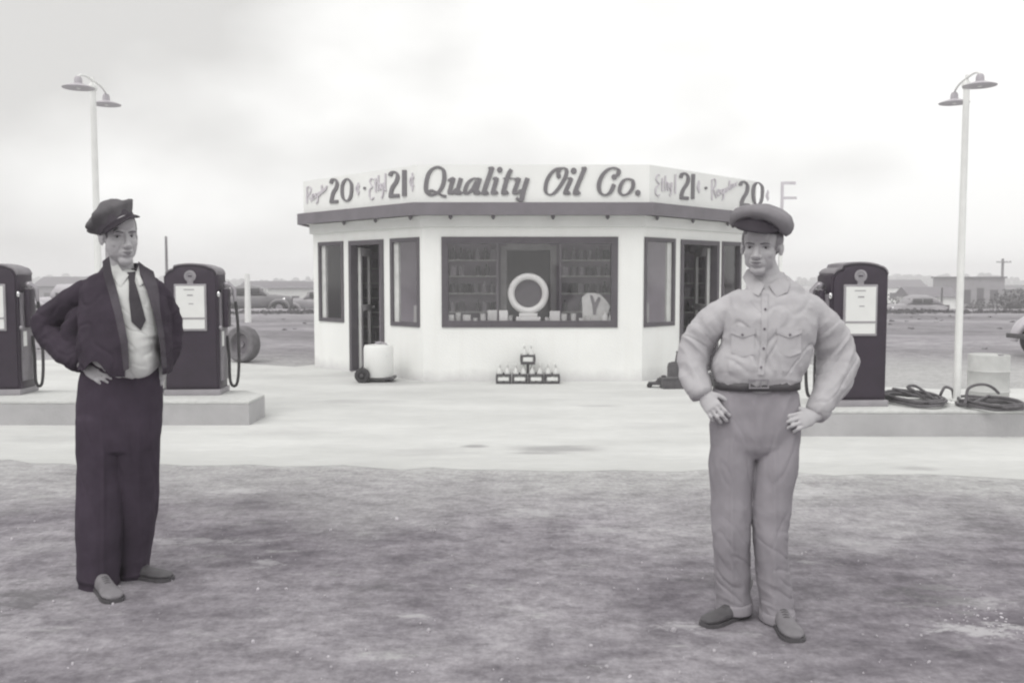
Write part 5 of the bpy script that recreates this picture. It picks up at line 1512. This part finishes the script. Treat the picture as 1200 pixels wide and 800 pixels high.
def cap(P, Mc, rings_, visor, mc, mv, mband, seed=0, soft=0.0, panels=0, badge=True, sdrop=0.0):
    seg = 48
    def build(rows, inner=False):
        vs = []; fs = []
        for ri, (z, rx, ry, oy) in enumerate(rows):
            for k in range(seg):
                a = 2 * math.pi * k / seg
                f = 1 + (panels and .035 * abs(math.cos(panels * a / 2)) * min(1, z / .05))
                q = Vector((rx * f * math.cos(a), ry * f * math.sin(a) + oy, z - sdrop * abs(math.cos(a)) ** 2 * (1 if ri >= 3 else 0) * (1 - max(0, z - .06) / .06)))
                if soft: q += Vector((math.cos(a), math.sin(a), .6)) * soft * noise.noise(Vector((q.x * 22, q.y * 22, q.z * 22 + seed))) * min(1, max(0, z) / .04)
                vs.append(Mc @ q)
        n = len(rows)
        for i in range(n - 1):
            for k in range(seg): fs.append((i * seg + k, i * seg + (k + 1) % seg, (i + 1) * seg + (k + 1) % seg, (i + 1) * seg + k))
        fs.append(tuple(range(seg - 1, -1, -1))); fs.append(tuple((n - 1) * seg + k for k in range(seg)))
        return MB().add(vs, fs)
    c = P.put('cap', build(rings_), mc)
    z0, rx, ry, oy = rings_[0]
    m = MB(); vs = []; fs = []
    for (z, g) in ((z0 - .002, 1.0), (z0 - .002, 1.022), (z0 + .034, 1.03), (z0 + .034, 1.0)):
        for k in range(seg):
            a = 2 * math.pi * k / seg; vs.append(Mc @ Vector((rx * g * math.cos(a), ry * g * math.sin(a) + oy, z)))
    for i in range(4):
        for k in range(seg): fs.append((i * seg + k, i * seg + (k + 1) % seg, ((i + 1) % 4) * seg + (k + 1) % seg, ((i + 1) % 4) * seg + k))
    P.put('band', MB().add(vs, fs), mband, c, smooth=False)
    # visor
    span, ext, drop = visor; vup = .046 if sdrop else 0
    vs = []; na = 22; nr = 6
    for lay in (0, -.004):
        for j in range(nr):
            t = j / (nr - 1)
            for i in range(na):
                a = -span + 2 * span * i / (na - 1)
                e = ext * max(0, math.cos(a / span * math.pi / 2)) ** .55
                q = Vector((rx * 1.01 * math.sin(a), oy - ry * 1.01 * math.cos(a), z0 + .004))
                dr = Vector((math.sin(a) * .55, -math.cos(a), 0)).normalized()
                q += dr * e * t + Vector((0, 0, vup - drop * t * (e / ext) - .012 * t * t * abs(math.sin(a)) + lay))
                vs.append(Mc @ q)
    fs = []; K = na * nr
    for j in range(nr - 1):
        for i in range(na - 1):
            a = j * na + i; fs.append((a, a + 1, a + na + 1, a + na)); fs.append((K + a + na, K + a + na + 1, K + a + 1, K + a))
    for i in range(na - 1):
        a = (nr - 1) * na + i; fs.append((a, a + 1, K + a + 1, K + a))
    P.put('visor', MB().add(vs, fs), mv, c)
    if badge:
        m = MB()
        for sx in (-1, 1):
            m2 = MB(); m2.ell((0, 0, 0), (.006, .006, .006), 10, 8); add_tf(m2, MB(), Mc)
            q = Vector((sx * rx * 1.02 * math.sin(span * .97), oy - ry * 1.03 * math.cos(span * .97), z0 + .012)); b_ = MB(); b_.ell(Mc @ q, (.0055, .0055, .0055), 10, 8)
            P.put('button', b_, M_chrome, c)
    return c

# ============ the man in khaki
P = Person(4.1, (G(886, 745).x, 4.08, 0), '')
J = P.J
body = MB()
Mh = head_matrix(J(892, 290, .0), -26, 3, 2, 1.0) @ Matrix.Diagonal((1.10, 1.04, 1.03, 1))
add_tf(body, head_shape(1.0, .96), Mh)
neck = Mh @ Vector((0, .022, -.06))
body.limb([Mh @ Vector((0, .015, -.03)), neck, J(901, 334, .03), J(902, 348, .03)], [(.056, .060), (.058, .062), (.064, .064), (.08, .07)], 24, ref=(1, 0, 0))
P.rings(body, [(352, 864, 944, .075, .02), (385, 862, 944, .10, .01), (425, 858, 930, .10, 0), (450, 855, 922, .09), (490, 850, 925, .10), (520, 856, 915, .09)])
P.tub(body, [(868, 356, .02, 11), (838, 386, .03, 12), (819, 414, .05, 11), (820, 440, .0, 9.5), (822, 462, -.045, 7.4)])
P.tub(body, [(940, 356, .02, 11), (968, 392, .05, 12), (988, 432, .07, 11), (976, 464, .0, 9.5), (957, 487, -.075, 7.4)])
for (a, b) in (((860, 500), [(859, 560), (858, 620), (860, 680), (862, 712)]), ((908, 500), [(907, 560), (903, 620), (906, 680), (910, 718)])):
    zz_ = (0, -.01, 0, .01) if a[0] == 860 else (-.01, -.05, -.06, -.06)
    P.tub(body, [(a[0], a[1], 0, 20)] + [(u, v, q_, r) for (u, v), r, q_ in zip(b, (19, 14, 11, 9), zz_)])
# feet inside the shoes
hL = G(873, 719.5); tL = Vector((-.196, -.14, 0)).normalized(); hR = G(909, 725); tR = Vector((.03, -1, 0)).normalized()
for h_, t_, uu in ((hL, tL, 864), (hR, tR, 911)):
    body.limb([Vector((h_.x, h_.y, .15)), h_ + Vector((0, 0, .055)) + t_ * .04, h_ + t_ * .11 + Vector((0, 0, .034)), h_ + t_ * .17 + Vector((0, 0, .028))], [.034, .024, .016, .010], 14)
# his right hand (photo left): back of the hand out, fingers down along the hip
hand(body, J(823, 460, -.050), (J(839, 482, -.115) - J(823, 460, -.050)), Vector((-.35, -1, .25)), -1, 1.03, (.25, .65, .6), tc=.9)
hand(body, J(956, 487, -.080), (J(921, 497, -.155) - J(956, 487, -.080)), Vector((.15, -1, .45)), 1, 1.03, (.30, .75, .6), tc=.9)
bme_ = remesh(body, .0036, 5, 'person')
sculpt_head(bme_, Mh)
htree = bvh(bme_)
P.root = None
me = bme_; me.transform(Matrix.Translation(-P.base))
for p in me.polygons: p.use_smooth = True
root = link('person', me, M_skin); root.location = P.base; P.root = root
tag(root, 'man in pale khaki work clothes and peaked cap standing with both hands on his hips', 'man')
face_parts(P, Mh, htree)
hm_ = MB(); hair_shape(hm_, Mh); P.put('hair', hm_, mat('cropped_hair', pu(.24), .8, .2, 60))
Mc = Mh @ Matrix.Translation((-.010, .004, .074)) @ Matrix.Rotation(R(9), 4, 'Y') @ Matrix.Rotation(R(2), 4, 'X')
cap(P, Mc, [(0, .080, .104, 0), (.030, .080, .105, 0), (.050, .086, .109, .002), (.055, .106, .119, .006), (.064, .120, .128, .008), (.074, .1265, .132, .008), (.082, .126, .131, .006), (.096, .112, .118, .004), (.103, .09, .095, .002), (.108, .05, .06, .002), (.110, .02, .02, 0)],
    (R(72), .050, .048), M_cap, M_visor, M_visor, soft=.0025, sdrop=.066)
# shirt
sh = MB()
P.rings(sh, [(326, 882, 918, .058, .028), (333, 876, 926, .066, .026), (344, 864, 941, .078, .02), (356, 851, 953, .098, .01), (378, 847, 956, .116, 0), (402, 847, 949, .118, -.005), (424, 842, 941, .120, -.008), (434, 837, 939, .128, -.008), (439, 839, 936, .124, -.005), (441.5, 843, 932, .114, 0)])
P.tub(sh, [(867, 354, .015, 14), (850, 366, .02, 16), (833, 380, .03, 17), (819, 397, .045, 17), (814, 415, .045, 16.5), (813, 433, .02, 15.5), (817, 450, -.02, 13), (821, 460, -.042, 11.3)])
P.tub(sh, [(936, 354, .015, 14), (951, 365, .02, 16), (965, 382, .035, 18), (976, 401, .055, 20.5), (981, 421, .06, 22.3), (979, 440, .03, 19.8), (971, 458, -.01, 16.3), (962, 473, -.04, 13.5), (957, 482, -.06, 11.3)])
sme = remesh(sh, .0048, 6, 'shirt')
def f_shirt(c, n):
    u, v = uv_of(c)
    d = .006 * rid((c[0] + c[2] * .3, c[1], c[2] - c[0] * .3), 8, 8, 6, 2) + .003 * rid(c, 20, 20, 15, 5)
    sm = lambda a, b, x: max(0, min(1, (x - a) / (b - a)))
    sl = max(1 - sm(836, 848, u), sm(950, 962, u)) * sm(362, 392, v)
    d += sl * .008 * rid((c[0], c[1], c[2] + c[0] * (1.1 if u < 880 else -1.1)), 8, 6, 15, 9)
    d += (1 - sl) * sm(405, 430, v) * (1 - .85 * sm(434, 441, v)) * .010 * rid((c[0] + c[2] * .25, c[1], c[2]), 19, 8, 4, 7)
    d += (1 - sl) * sm(345, 360, v) * (1 - sm(390, 412, v)) * max(1 - sm(858, 876, u), sm(928, 944, u)) * .006 * rid((c[0] * .8 + c[2] * .8, c[1], c[2]), 16, 6, 3, 4)
    d += sl * .0032 * crease((c[0], c[1], c[2] + c[0] * (.9 if u < 880 else -.9)), 6, 5, 13, 40, .06)
    d += (1 - sl) * .0055 * crease((c[0] + c[2] * (.5 if u < 893 else -.5), c[1], c[2]), 8, 5, 4.5, 50, .05) * sm(350, 375, v) * (1 - .8 * sm(436, 441, v))
    return d
fold(sme, f_shirt)
stree = bvh(sme)
shirt = P.put('shirt', sme, M_shirt)
P.patch('pocket', stree, [(857, 384), (884, 386), (884, 415), (870, 418), (857, 413)], .0045, .003, M_shirt, shirt, smooth=9)
P.patch('pocket', stree, [(911, 384), (939, 384), (939, 413), (926, 418), (911, 415)], .0045, .003, M_shirt, shirt, smooth=9)
P.patch('pocket_flap', stree, [(856, 382), (885, 384), (885, 391), (870, 396), (856, 390)], .008, .003, M_shirt, shirt, smooth=9)
P.patch('pocket_flap', stree, [(910, 384), (940, 382), (940, 390), (926, 396), (910, 391)], .008, .003, M_shirt, shirt)
P.patch('placket', stree, [(893, 343), (900, 343), (899, 400), (895, 439), (888, 439), (892, 400)], .005, .003, M_shirt, shirt)
P.patch('collar', stree, [(875, 316), (870, 325), (878, 341), (889, 347), (896, 334), (886, 325), (880, 314)], .014, .004, M_shirt, shirt, edge=3, smooth=14)
P.patch('collar', stree, [(901, 334), (910, 348), (923, 342), (926, 330), (920, 322), (911, 327)], .014, .004, M_shirt, shirt, edge=3, smooth=14)
cb = MB(); cb.tube([J(901, 338, .03) + Vector((.062 * math.cos(a * math.pi / 14), .060 * math.sin(a * math.pi / 14), .012 + .022 * max(0, math.sin(a * math.pi / 14)))) for a in range(28)], (.007, .020), 10, closed=True, ref=(0, 0, 1))
cbm = MB()
nn_ = 28; vs = []
for (rad, z) in ((.058, -.005), (.062, .045), (.070, .045), (.072, -.015)):
    for k in range(nn_):
        a = 2 * math.pi * k / nn_; fr_ = max(0, -math.sin(a)); zz = z - .028 * fr_ * (1 if z > 0 else .4)
        vs.append(J(899, 331, .026) + Vector((rad * 1.05 * math.cos(a), rad * 1.0 * math.sin(a), zz)))
fs = [(i * nn_ + k, i * nn_ + (k + 1) % nn_, ((i + 1) % 4) * nn_ + (k + 1) % nn_, ((i + 1) % 4) * nn_ + k) for i in range(4) for k in range(nn_)]
P.put('collar_band', MB().add(vs, fs), M_shirt, shirt)
for (u, v) in ((897, 362), (896, 385), (895, 408), (892, 430), (870, 392), (926, 392)):
    d = ray(u, v).normalized(); h = stree.ray_cast(CP, d)
    if h[0]:
        b = MB(); b.lathe([(0, 0), (.0055, 0), (.0055, .002), (0, .003)], h[0] - d * .0095, 10, axis=-d); P.put('button', b, M_trim, shirt)
for (a, b_, r_) in (((818, 456, -.035), (822, 465, -.052), 13.2), ((963, 478, -.048), (956, 486, -.072), 13.2)):
    m = MB(); m.tube([J(*a), J((a[0] + b_[0]) / 2, (a[1] + b_[1]) / 2, (a[2] + b_[2]) / 2), J(*b_)], [r_ * P.k, (r_ - .3) * P.k, (r_ - 1.6) * P.k], 20); P.put('cuff', m, M_shirt, shirt)
# trousers
tr = MB()
P.rings(tr, [(450, 842, 930, .104, 0), (462, 837, 933, .114, 0), (480, 835, 935, .122, 0), (500, 834, 936, .122, 0), (518, 834, 936, .112, 0), (532, 846, 924, .085, 0)])
P.tub(tr, [(860, 490, 0, (18, .09)), (859, 515, 0, (23.5, .108)), (857, 545, 0, (24.5, .112)), (857, 585, -.01, (22.8, .098)), (857, 625, -.025, (21, .086)), (858, 662, -.005, (20, .080)), (860, 696, .01, (19, .080)), (860, 712, .015, (19, .082))], 24, capk=(1, .1))
P.tub(tr, [(908, 490, 0, (18, .09)), (910, 515, 0, (25, .108)), (907, 545, -.015, (26.5, .112)), (903.5, 585, -.035, (22.8, .098)), (902.5, 625, -.055, (18.5, .086)), (905, 662, -.06, (18, .080)), (909, 702, -.06, (18, .080)), (910, 722, -.06, (18, .082))], 24, capk=(1, .1))
tme = remesh(tr, .0052, 20, 'trousers')
def f_tr(c, n):
    u, v = uv_of(c)
    d = .0055 * rid((c[0] + c[2] * .2, c[1], c[2]), 9, 9, 3, 3) + .002 * rid(c, 20, 20, 10, 8)
    d += .005 * max(0, min(1, (575 - v) / 60)) * rid((c[0] + c[2] * .5 * (1 if u < 885 else -1), c[1], c[2]), 13, 8, 4, 6)
    if 585 < v < 660: d += .004 * rid((c[0], c[1], c[2] + c[0] * .8), 9, 6, 13, 4) * math.sin((v - 585) / 75 * math.pi)
    d += .0025 * crease((c[0] + c[2] * (.35 if u < 883 else -.35), c[1], c[2]), 8, 6, 3.2, 60, .05) * max(0, min(1, (v - 470) / 40)) * (1 - .5 * max(0, min(1, (v - 640) / 30)))
    d += .003 * crease((c[0], c[1], c[2] + c[0] * .8), 6, 5, 12, 70, .07) * max(0, min(1, (v - 590) / 60))
    if v > 660: d += .0065 * rid((c[0], c[1], c[2] + c[0] * .4), 9, 7, 17, 5) * (v - 660) / 50
    for cx in (857, 907):
        if v > 480 and n[1] < 0: d += .006 * math.exp(-((u - cx - 1) / 2.6) ** 2) * min(1, (v - 480) / 60)
    return d
fold(tme, f_tr); ttree = bvh(tme)
trou = P.put('trousers', tme, M_trou)
for (u, v, r_, dy, dp) in ((860, 708, 21, .015, .104), (910, 719, 20, -.06, .104)):
    m = MB(); top = J(u, v - 5.5, dy); bot = J(u, v + 5.5, dy); rr_ = r_ * P.k
    m.tube([top, top * .6 + bot * .4, bot], [(rr_ * .99, dp), (rr_ * 1.03, dp * 1.02), (rr_ * 1.02, dp * 1.02)], 32, ref=(1, 0, 0))
    mm = remesh(m, .004, 2); fold(mm, lambda c, n: .002 * rid(c, 20, 20, 6, 3)); P.put('trouser_cuff', mm, M_trou, trou)
m = MB(); n_ = 40; vs = []
cb_ = J(886.5, 449.5, 0)
for (g, z) in ((1.0, -.019), (1.03, -.019), (1.03, .019), (1.0, .019)):
    for k in range(n_):
        a = 2 * math.pi * k / n_; vs.append(cb_ + Vector((.181 * g * math.copysign(abs(math.cos(a)) ** .8, math.cos(a)), .128 * g * math.copysign(abs(math.sin(a)) ** .8, math.sin(a)), z)))
fs = [(i * n_ + k, i * n_ + (k + 1) % n_, ((i + 1) % 4) * n_ + (k + 1) % n_, ((i + 1) % 4) * n_ + k) for i in range(4) for k in range(n_)]
belt = P.put('belt', MB().add(vs, fs), M_belt)
btree = BVHTree.FromPolygons(vs, fs)
bk = MB(); bc = J(889, 449.5, -.132)
bk.box(bc + Vector((0, -.006, .017)), (.085, .006, .006)); bk.box(bc + Vector((0, -.006, -.017)), (.085, .006, .006))
for sx in (-.0395, .0395): bk.box(bc + Vector((sx, -.006, 0)), (.006, .006, .028))
bk.box(bc + Vector((.008, -.006, 0)), (.004, .005, .028)); P.put('buckle', bk, M_metal, belt, smooth=False)
shoe(P, hL, tL, M_shoeD, .265, .096); shoe(P, hR, tR, M_shoeL, .272, .104)

# ============ the man in the dark jacket
P = Person(4.55, (G(128, 700).x, 4.5, 0), '')
J = P.J
body = MB()
Mh = head_matrix(J(140, 277, .0), 42, 3, -3, 1.08) @ Matrix.Diagonal((1, 1, 1.13, 1))
add_tf(body, head_shape(1.05, 1.03), Mh)
neck = Mh @ Vector((0, .022, -.06))
body.limb([Mh @ Vector((0, .015, -.03)), neck, J(141, 321, .03), J(141, 336, .03)], [(.058, .062), (.060, .062), (.066, .066), (.08, .07)], 24, ref=(1, 0, 0))
P.rings(body, [(340, 110, 180, .075, .02), (370, 108, 180, .10, .01), (405, 108, 180, .10, 0), (430, 108, 178, .09), (470, 104, 176, .10), (505, 106, 172, .09)])
P.tub(body, [(110, 340, .02, 10), (82, 358, .06, 10), (55, 379, .10, 9), (75, 404, .04, 8), (98, 428, -.075, 6.6)])
P.tub(body, [(176, 340, .02, 10), (194, 360, .09, 10), (204, 384, .13, 9), (199, 406, .09, 8), (192, 424, .05, 6.6)])
for (a, b) in (((120, 500), [(120, 545), (119, 600), (118, 650), (118, 680)]), ((160, 500), [(160, 545), (160, 600), (158, 640), (157, 665)])):
    dd_ = (-.01, -.02, -.02, -.02) if a[0] == 120 else (.03, .07, .10, .11)
    P.tub(body, [(a[0], a[1], 0, 18)] + [(u, v, q_, r) for (u, v), r, q_ in zip(b, (17, 13.5, 9, 7), dd_)])
hL = G(116, 688); tL = Vector((.62, -.78, 0)).normalized(); hR = G(143, 674); tR = Vector((.96, -.28, 0)).normalized()
for h_, t_, uu in ((hL, tL, 118), (hR, tR, 155)):
    body.limb([Vector((h_.x, h_.y + .02, .12)) + t_ * .02, h_ + Vector((0, 0, .055)) + t_ * .04, h_ + t_ * .11 + Vector((0, 0, .034)), h_ + t_ * .17 + Vector((0, 0, .028))], [.024, .022, .016, .010], 14)
hand(body, J(100, 429, -.085), (J(127, 445, -.150) - J(100, 429, -.085)), Vector((-.2, -1, .45)), -1, 1.0, (.2, .45, .4), tc=.6)
hand(body, J(192, 424, .05), (J(184, 442, .0) - J(192, 424, .05)), Vector((.6, -1, .2)), 1, 1.0, (.25, .6, .5), tc=.7)
bme_ = remesh(body, .0036, 5, 'person')
sculpt_head(bme_, Mh); htree = bvh(bme_)
bme_.transform(Matrix.Translation(-P.base))
for p in bme_.polygons: p.use_smooth = True
root = link('person', bme_, M_skin); root.location = P.base; P.root = root
tag(root, 'man in dark open jacket, white shirt and black tie with hands at his waist', 'man')
face_parts(P, Mh, htree)
hm_ = MB(); hair_shape(hm_, Mh, -.03); P.put('hair', hm_, M_hair)
Mc = Mh @ Matrix.Translation((-.004, .012, .036)) @ Matrix.Rotation(R(-22), 4, 'Y') @ Matrix.Rotation(R(-22), 4, 'X')
cap(P, Mc, [(0, .083, .103, 0), (.018, .084, .104, 0), (.028, .090, .110, .004), (.040, .102, .122, .008), (.052, .108, .126, .010), (.066, .100, .114, .004), (.079, .082, .092, -.004), (.090, .050, .056, -.016), (.095, .02, .02, -.020)],
    (R(64), .052, .030), M_capd, M_visor, M_lapel, seed=4, soft=.018, panels=8, badge=False)
# white shirt
sh = MB()
P.rings(sh, [(322, 124, 164, .060, .03), (332, 112, 176, .085, .02), (350, 106, 184, .104, .0), (378, 104, 188, .122, -.01), (400, 104, 190, .132, -.015), (414, 114, 189, .138, -.020), (422, 124, 186, .130, -.02), (427, 130, 182, .11, -.01)])
sme = remesh(sh, .005, 6, 'shirt')
def f_ws(c, n):
    u, v = uv_of(c); d = .004 * rid(c, 9, 9, 6, 12)
    d += .0025 * crease((c[0], c[1], c[2] + (c[0] - 1) * .5), 9, 5, 14, 80, .06)
    if v > 385: d += .006 * rid(c, 18, 8, 9, 3) * min(1, (v - 385) / 25)
    return d
fold(sme, f_ws); stree = bvh(sme); shirt = P.put('shirt', sme, M_wshirt)
# tie
P.patch('tie', stree, [(149, 319), (159, 318), (158, 329), (163, 345), (171, 375), (165, 387), (154, 377), (151, 350), (151, 330)], .008, .005, M_tie, 'root', edge=4)
P.patch('collar', stree, [(127, 303), (128, 318), (141, 337), (151, 322), (143, 317), (134, 304)], .016, .004, M_wshirt, shirt, edge=3, smooth=14)
P.patch('collar', stree, [(159, 320), (163, 336), (170, 330), (168, 314), (164, 308)], .016, .004, M_wshirt, shirt, edge=3, smooth=14)
nn_ = 28; vs = []
for (rad, z) in ((.066, -.005), (.068, .040), (.075, .040), (.078, -.02)):
    for k in range(nn_):
        a = 2 * math.pi * k / nn_; a0 = a - R(35); fr_ = max(0, -math.sin(a0)); zz = z - .028 * fr_ * (1 if z > 0 else .4)
        vs.append(J(142, 324, .032) + Vector((rad * math.cos(a), rad * math.sin(a), zz)))
fs = [(i * nn_ + k, i * nn_ + (k + 1) % nn_, ((i + 1) % 4) * nn_ + (k + 1) % nn_, ((i + 1) % 4) * nn_ + k) for i in range(4) for k in range(nn_)]
P.put('collar_band', MB().add(vs, fs), M_wshirt, shirt)
# trousers
tr = MB()
P.rings(tr, [(421, 106, 184, .112, -.005), (434, 101, 186, .122, 0), (455, 96, 187, .128, 0), (480, 93, 187, .130, 0), (505, 92, 186, .124, 0), (525, 96, 184, .11, 0)])
P.tub(tr, [(119, 490, -.01, (27, .120)), (119, 530, -.015, (27, .116)), (119, 575, -.02, (26, .108)), (117.5, 620, -.03, (24.5, .104)), (117, 655, -.03, (22.5, .100)), (117, 684, -.03, (20.5, .098)), (117, 696, -.03, (20, .096))], 24, capk=(1, .1))
P.tub(tr, [(161, 490, .01, (25, .120)), (162, 530, .02, (23, .116)), (162, 575, .05, (21.5, .106)), (161.5, 615, .08, (18.5, .098)), (159, 645, .10, (16, .094)), (157.5, 668, .11, (14.5, .090)), (157, 677, .11, (14, .088))], 24, capk=(1, .1))
tme = remesh(tr, .0055, 14, 'trousers')
def f_dt(c, n):
    u, v = uv_of(c)
    d = .0035 * rid(c, 11, 11, 2.6, 13) + .002 * rid(c, 20, 20, 9, 8)
    d += .004 * max(0, min(1, (560 - v) / 80)) * rid(c, 18, 8, 3, 1)
    d += .010 * max(0, min(1, (v - 520) / 100)) * rid((c[0] + c[2] * .12, c[1], c[2]), 5.5, 5, 1.6, 31)
    d += .004 * crease((c[0] + c[2] * .15, c[1], c[2]), 7, 5, 1.5, 95, .08) * max(0, min(1, (v - 460) / 60))
    if v > 640: d += .007 * rid(c, 4, 4, 19, 5) * min(1, (v - 640) / 40)
    for cx in (121, 163):
        if v > 480 and n[1] < 0: d += .006 * math.exp(-((u - cx) / 2.4) ** 2) * min(1, (v - 480) / 60)
    return d
fold(tme, f_dt); ttree = bvh(tme); trou = P.put('trousers', tme, M_dtrou)
m = MB(); n_ = 40; vs = []; cb_ = J(145, 424, -.005)
for (g, z) in ((1.0, -.016), (1.03, -.016), (1.03, .016), (1.0, .016)):
    for k in range(n_):
        a = 2 * math.pi * k / n_; vs.append(cb_ + Vector((.163 * g * math.cos(a), .122 * g * math.sin(a), z)))
fs = [(i * n_ + k, i * n_ + (k + 1) % n_, ((i + 1) % 4) * n_ + (k + 1) % n_, ((i + 1) % 4) * n_ + k) for i in range(4) for k in range(n_)]
P.put('belt', MB().add(vs, fs), M_belt)
d = ray(145.5, 437).normalized(); h = ttree.ray_cast(CP, d)
b = MB(); b.ell(h[0] - d * .01, (.008, .004, .011), 10, 8); P.put('key_ring', b, M_chrome, trou)
# jacket: full shell, then the open front cut away
jk_ = MB()
P.rings(jk_, [(321, 116, 170, .072, .035), (330, 102, 184, .092, .03), (345, 96, 191, .114, .015), (375, 96, 197, .146, -.005), (405, 96, 198, .168, -.015), (425, 98, 198, .170, -.018), (440, 100, 197, .162, -.015)])
P.tub(jk_, [(112, 337, .02, 12), (94, 347, .04, 15), (73, 362, .07, 16), (54, 378, .09, 15.5), (60, 394, .07, 15.5), (76, 410, .01, 14.5), (92, 424, -.055, 11.5)])
P.tub(jk_, [(96, 372, .02, 14), (88, 392, .03, 15), (95, 412, .01, 12)])
P.tub(jk_, [(174, 335, .02, 11), (187, 347, .05, 12), (197, 366, .09, 12.5), (201, 384, .10, 12), (199, 404, .08, 12), (194, 422, .05, 11)])
jme = remesh(jk_, .006, 6, 'jacket')
def f_j(c, n):
    u, v = uv_of(c)
    d = .004 * rid(c, 8, 8, 7, 22) + .0022 * rid(c, 20, 20, 14, 8)
    if u < 96: d += .0045 * rid((c[0] + c[2] * .6, c[1], c[2] - c[0] * .6), 4, 5, 17, 9)
    elif u > 186: d += .005 * rid(c, 6, 6, 17, 2)
    elif u < 145: d += .0035 * rid((c[0] + c[2] * .5, c[1], c[2]), 12, 6, 3, 2) * min(1, (u - 96) / 10)
    d += .004 * crease((c[0] + c[2] * .5, c[1], c[2] - c[0] * .5), 6, 5, 8, 90, .08) * min(1, max(0, (v - 335) / 25))
    return d
fold(jme, f_j)
jtree = bvh(jme)
OPEN = [(130, 296), (131, 318), (137, 345), (142, 370), (147, 400), (149, 450), (188, 450), (190, 425), (186, 398), (180, 370), (172, 343), (163, 322), (162, 296)]
def inside(x, y, poly):
    c = False; j = len(poly) - 1
    for i in range(len(poly)):
        (xi, yi), (xj, yj) = poly[i], poly[j]
        if (yi > y) != (yj > y) and x < (xj - xi) * (y - yi) / (yj - yi) + xi: c = not c
        j = i
    return c
HEM = [(100, 434), (108, 424), (114, 425), (131, 447), (152, 442), (152, 470), (90, 470), (90, 436)]
bm = bmesh.new(); bm.from_mesh(jme)
dl = []
for f in bm.faces:
    c = f.calc_center_median()
    if c.y < P.Y0 + .0 and inside(*uv_of(c), OPEN): dl.append(f)
    elif c.y < P.Y0 + .02 and inside(*uv_of(c), HEM): dl.append(f)
    elif c.z < J(140, 438).z: dl.append(f)
bmesh.ops.delete(bm, geom=dl, context='FACES')
for it in range(24):
    bv = [v for v in bm.verts if v.is_boundary]
    bmesh.ops.smooth_vert(bm, verts=bv, factor=.5, use_axis_x=True, use_axis_y=True, use_axis_z=True)
bmesh.ops.recalc_face_normals(bm, faces=bm.faces)
bm.to_mesh(jme); bm.free()
jacket = P.put('jacket', jme, M_jacket)
so_ = jacket.modifiers.new('thickness', 'SOLIDIFY'); so_.thickness = .006; so_.offset = -1; so_.thickness_clamp = 1.0
P.patch('lapel', jtree, [(120, 306), (128, 300), (131, 318), (138, 345), (144, 370), (150, 400), (151, 432), (145, 435), (141, 400), (134, 368), (127, 342), (121, 322)], .007, .005, M_lapel, jacket, edge=4)
P.patch('lapel', jtree, [(162, 306), (170, 312), (180, 318), (186, 340), (188, 365), (193, 395), (196, 430), (190, 432), (187, 398), (181, 370), (173, 343), (164, 322)], .007, .005, M_lapel, jacket, edge=4)
ck = MB(); pts = []; rr_ = []
for k in range(21):
    a = R(-36 + 252 * k / 20); f_ = max(0, -math.sin(a)) 
    pts.append(J(143, 319, .042) + Vector((.098 * math.cos(a), .088 * math.sin(a), .018 - .075 * f_))); rr_.append((.007, .034 - .010 * f_))
vs = []
for k, p in enumerate(pts):
    o_ = (p - J(143, 319, .042)); o_.z = 0; o_.normalize(); q = (o_ * .62 + Vector((0, 0, -.78))).normalized(); nn = o_ * .78 + Vector((0, 0, .62)); w2 = rr_[k][1]
    for (a_, b_) in ((-w2, -.004), (w2, -.004), (w2, .005), (-w2, .005)): vs.append(p + q * a_ + nn * b_)
fs = [(4 * k + i_, 4 * k + (i_ + 1) % 4, 4 * k + 4 + (i_ + 1) % 4, 4 * k + 4 + i_) for k in range(20) for i_ in range(4)] + [(3, 2, 1, 0), (80, 81, 82, 83)]
P.put('jacket_collar', remesh(MB().add(vs, fs), .0035, 3), M_lapel, jacket)
for (a, b_, r_) in (((90, 421, -.045), (96, 427, -.068), 12.0), ((195, 416, .06), (192, 426, .045), 11.5)):
    m = MB(); m.tube([J(*a), J(*b_)], [r_ * P.k, (r_ - 1) * P.k], 20); P.put('cuff', m, M_jacket, jacket)
b = MB(); q = ray(75, 370).normalized(); h = jtree.ray_cast(CP, q)
shoe(P, hL, tL, M_shoeL, .28, .104); shoe(P, hR, tR, M_shoeD, .29, .10)
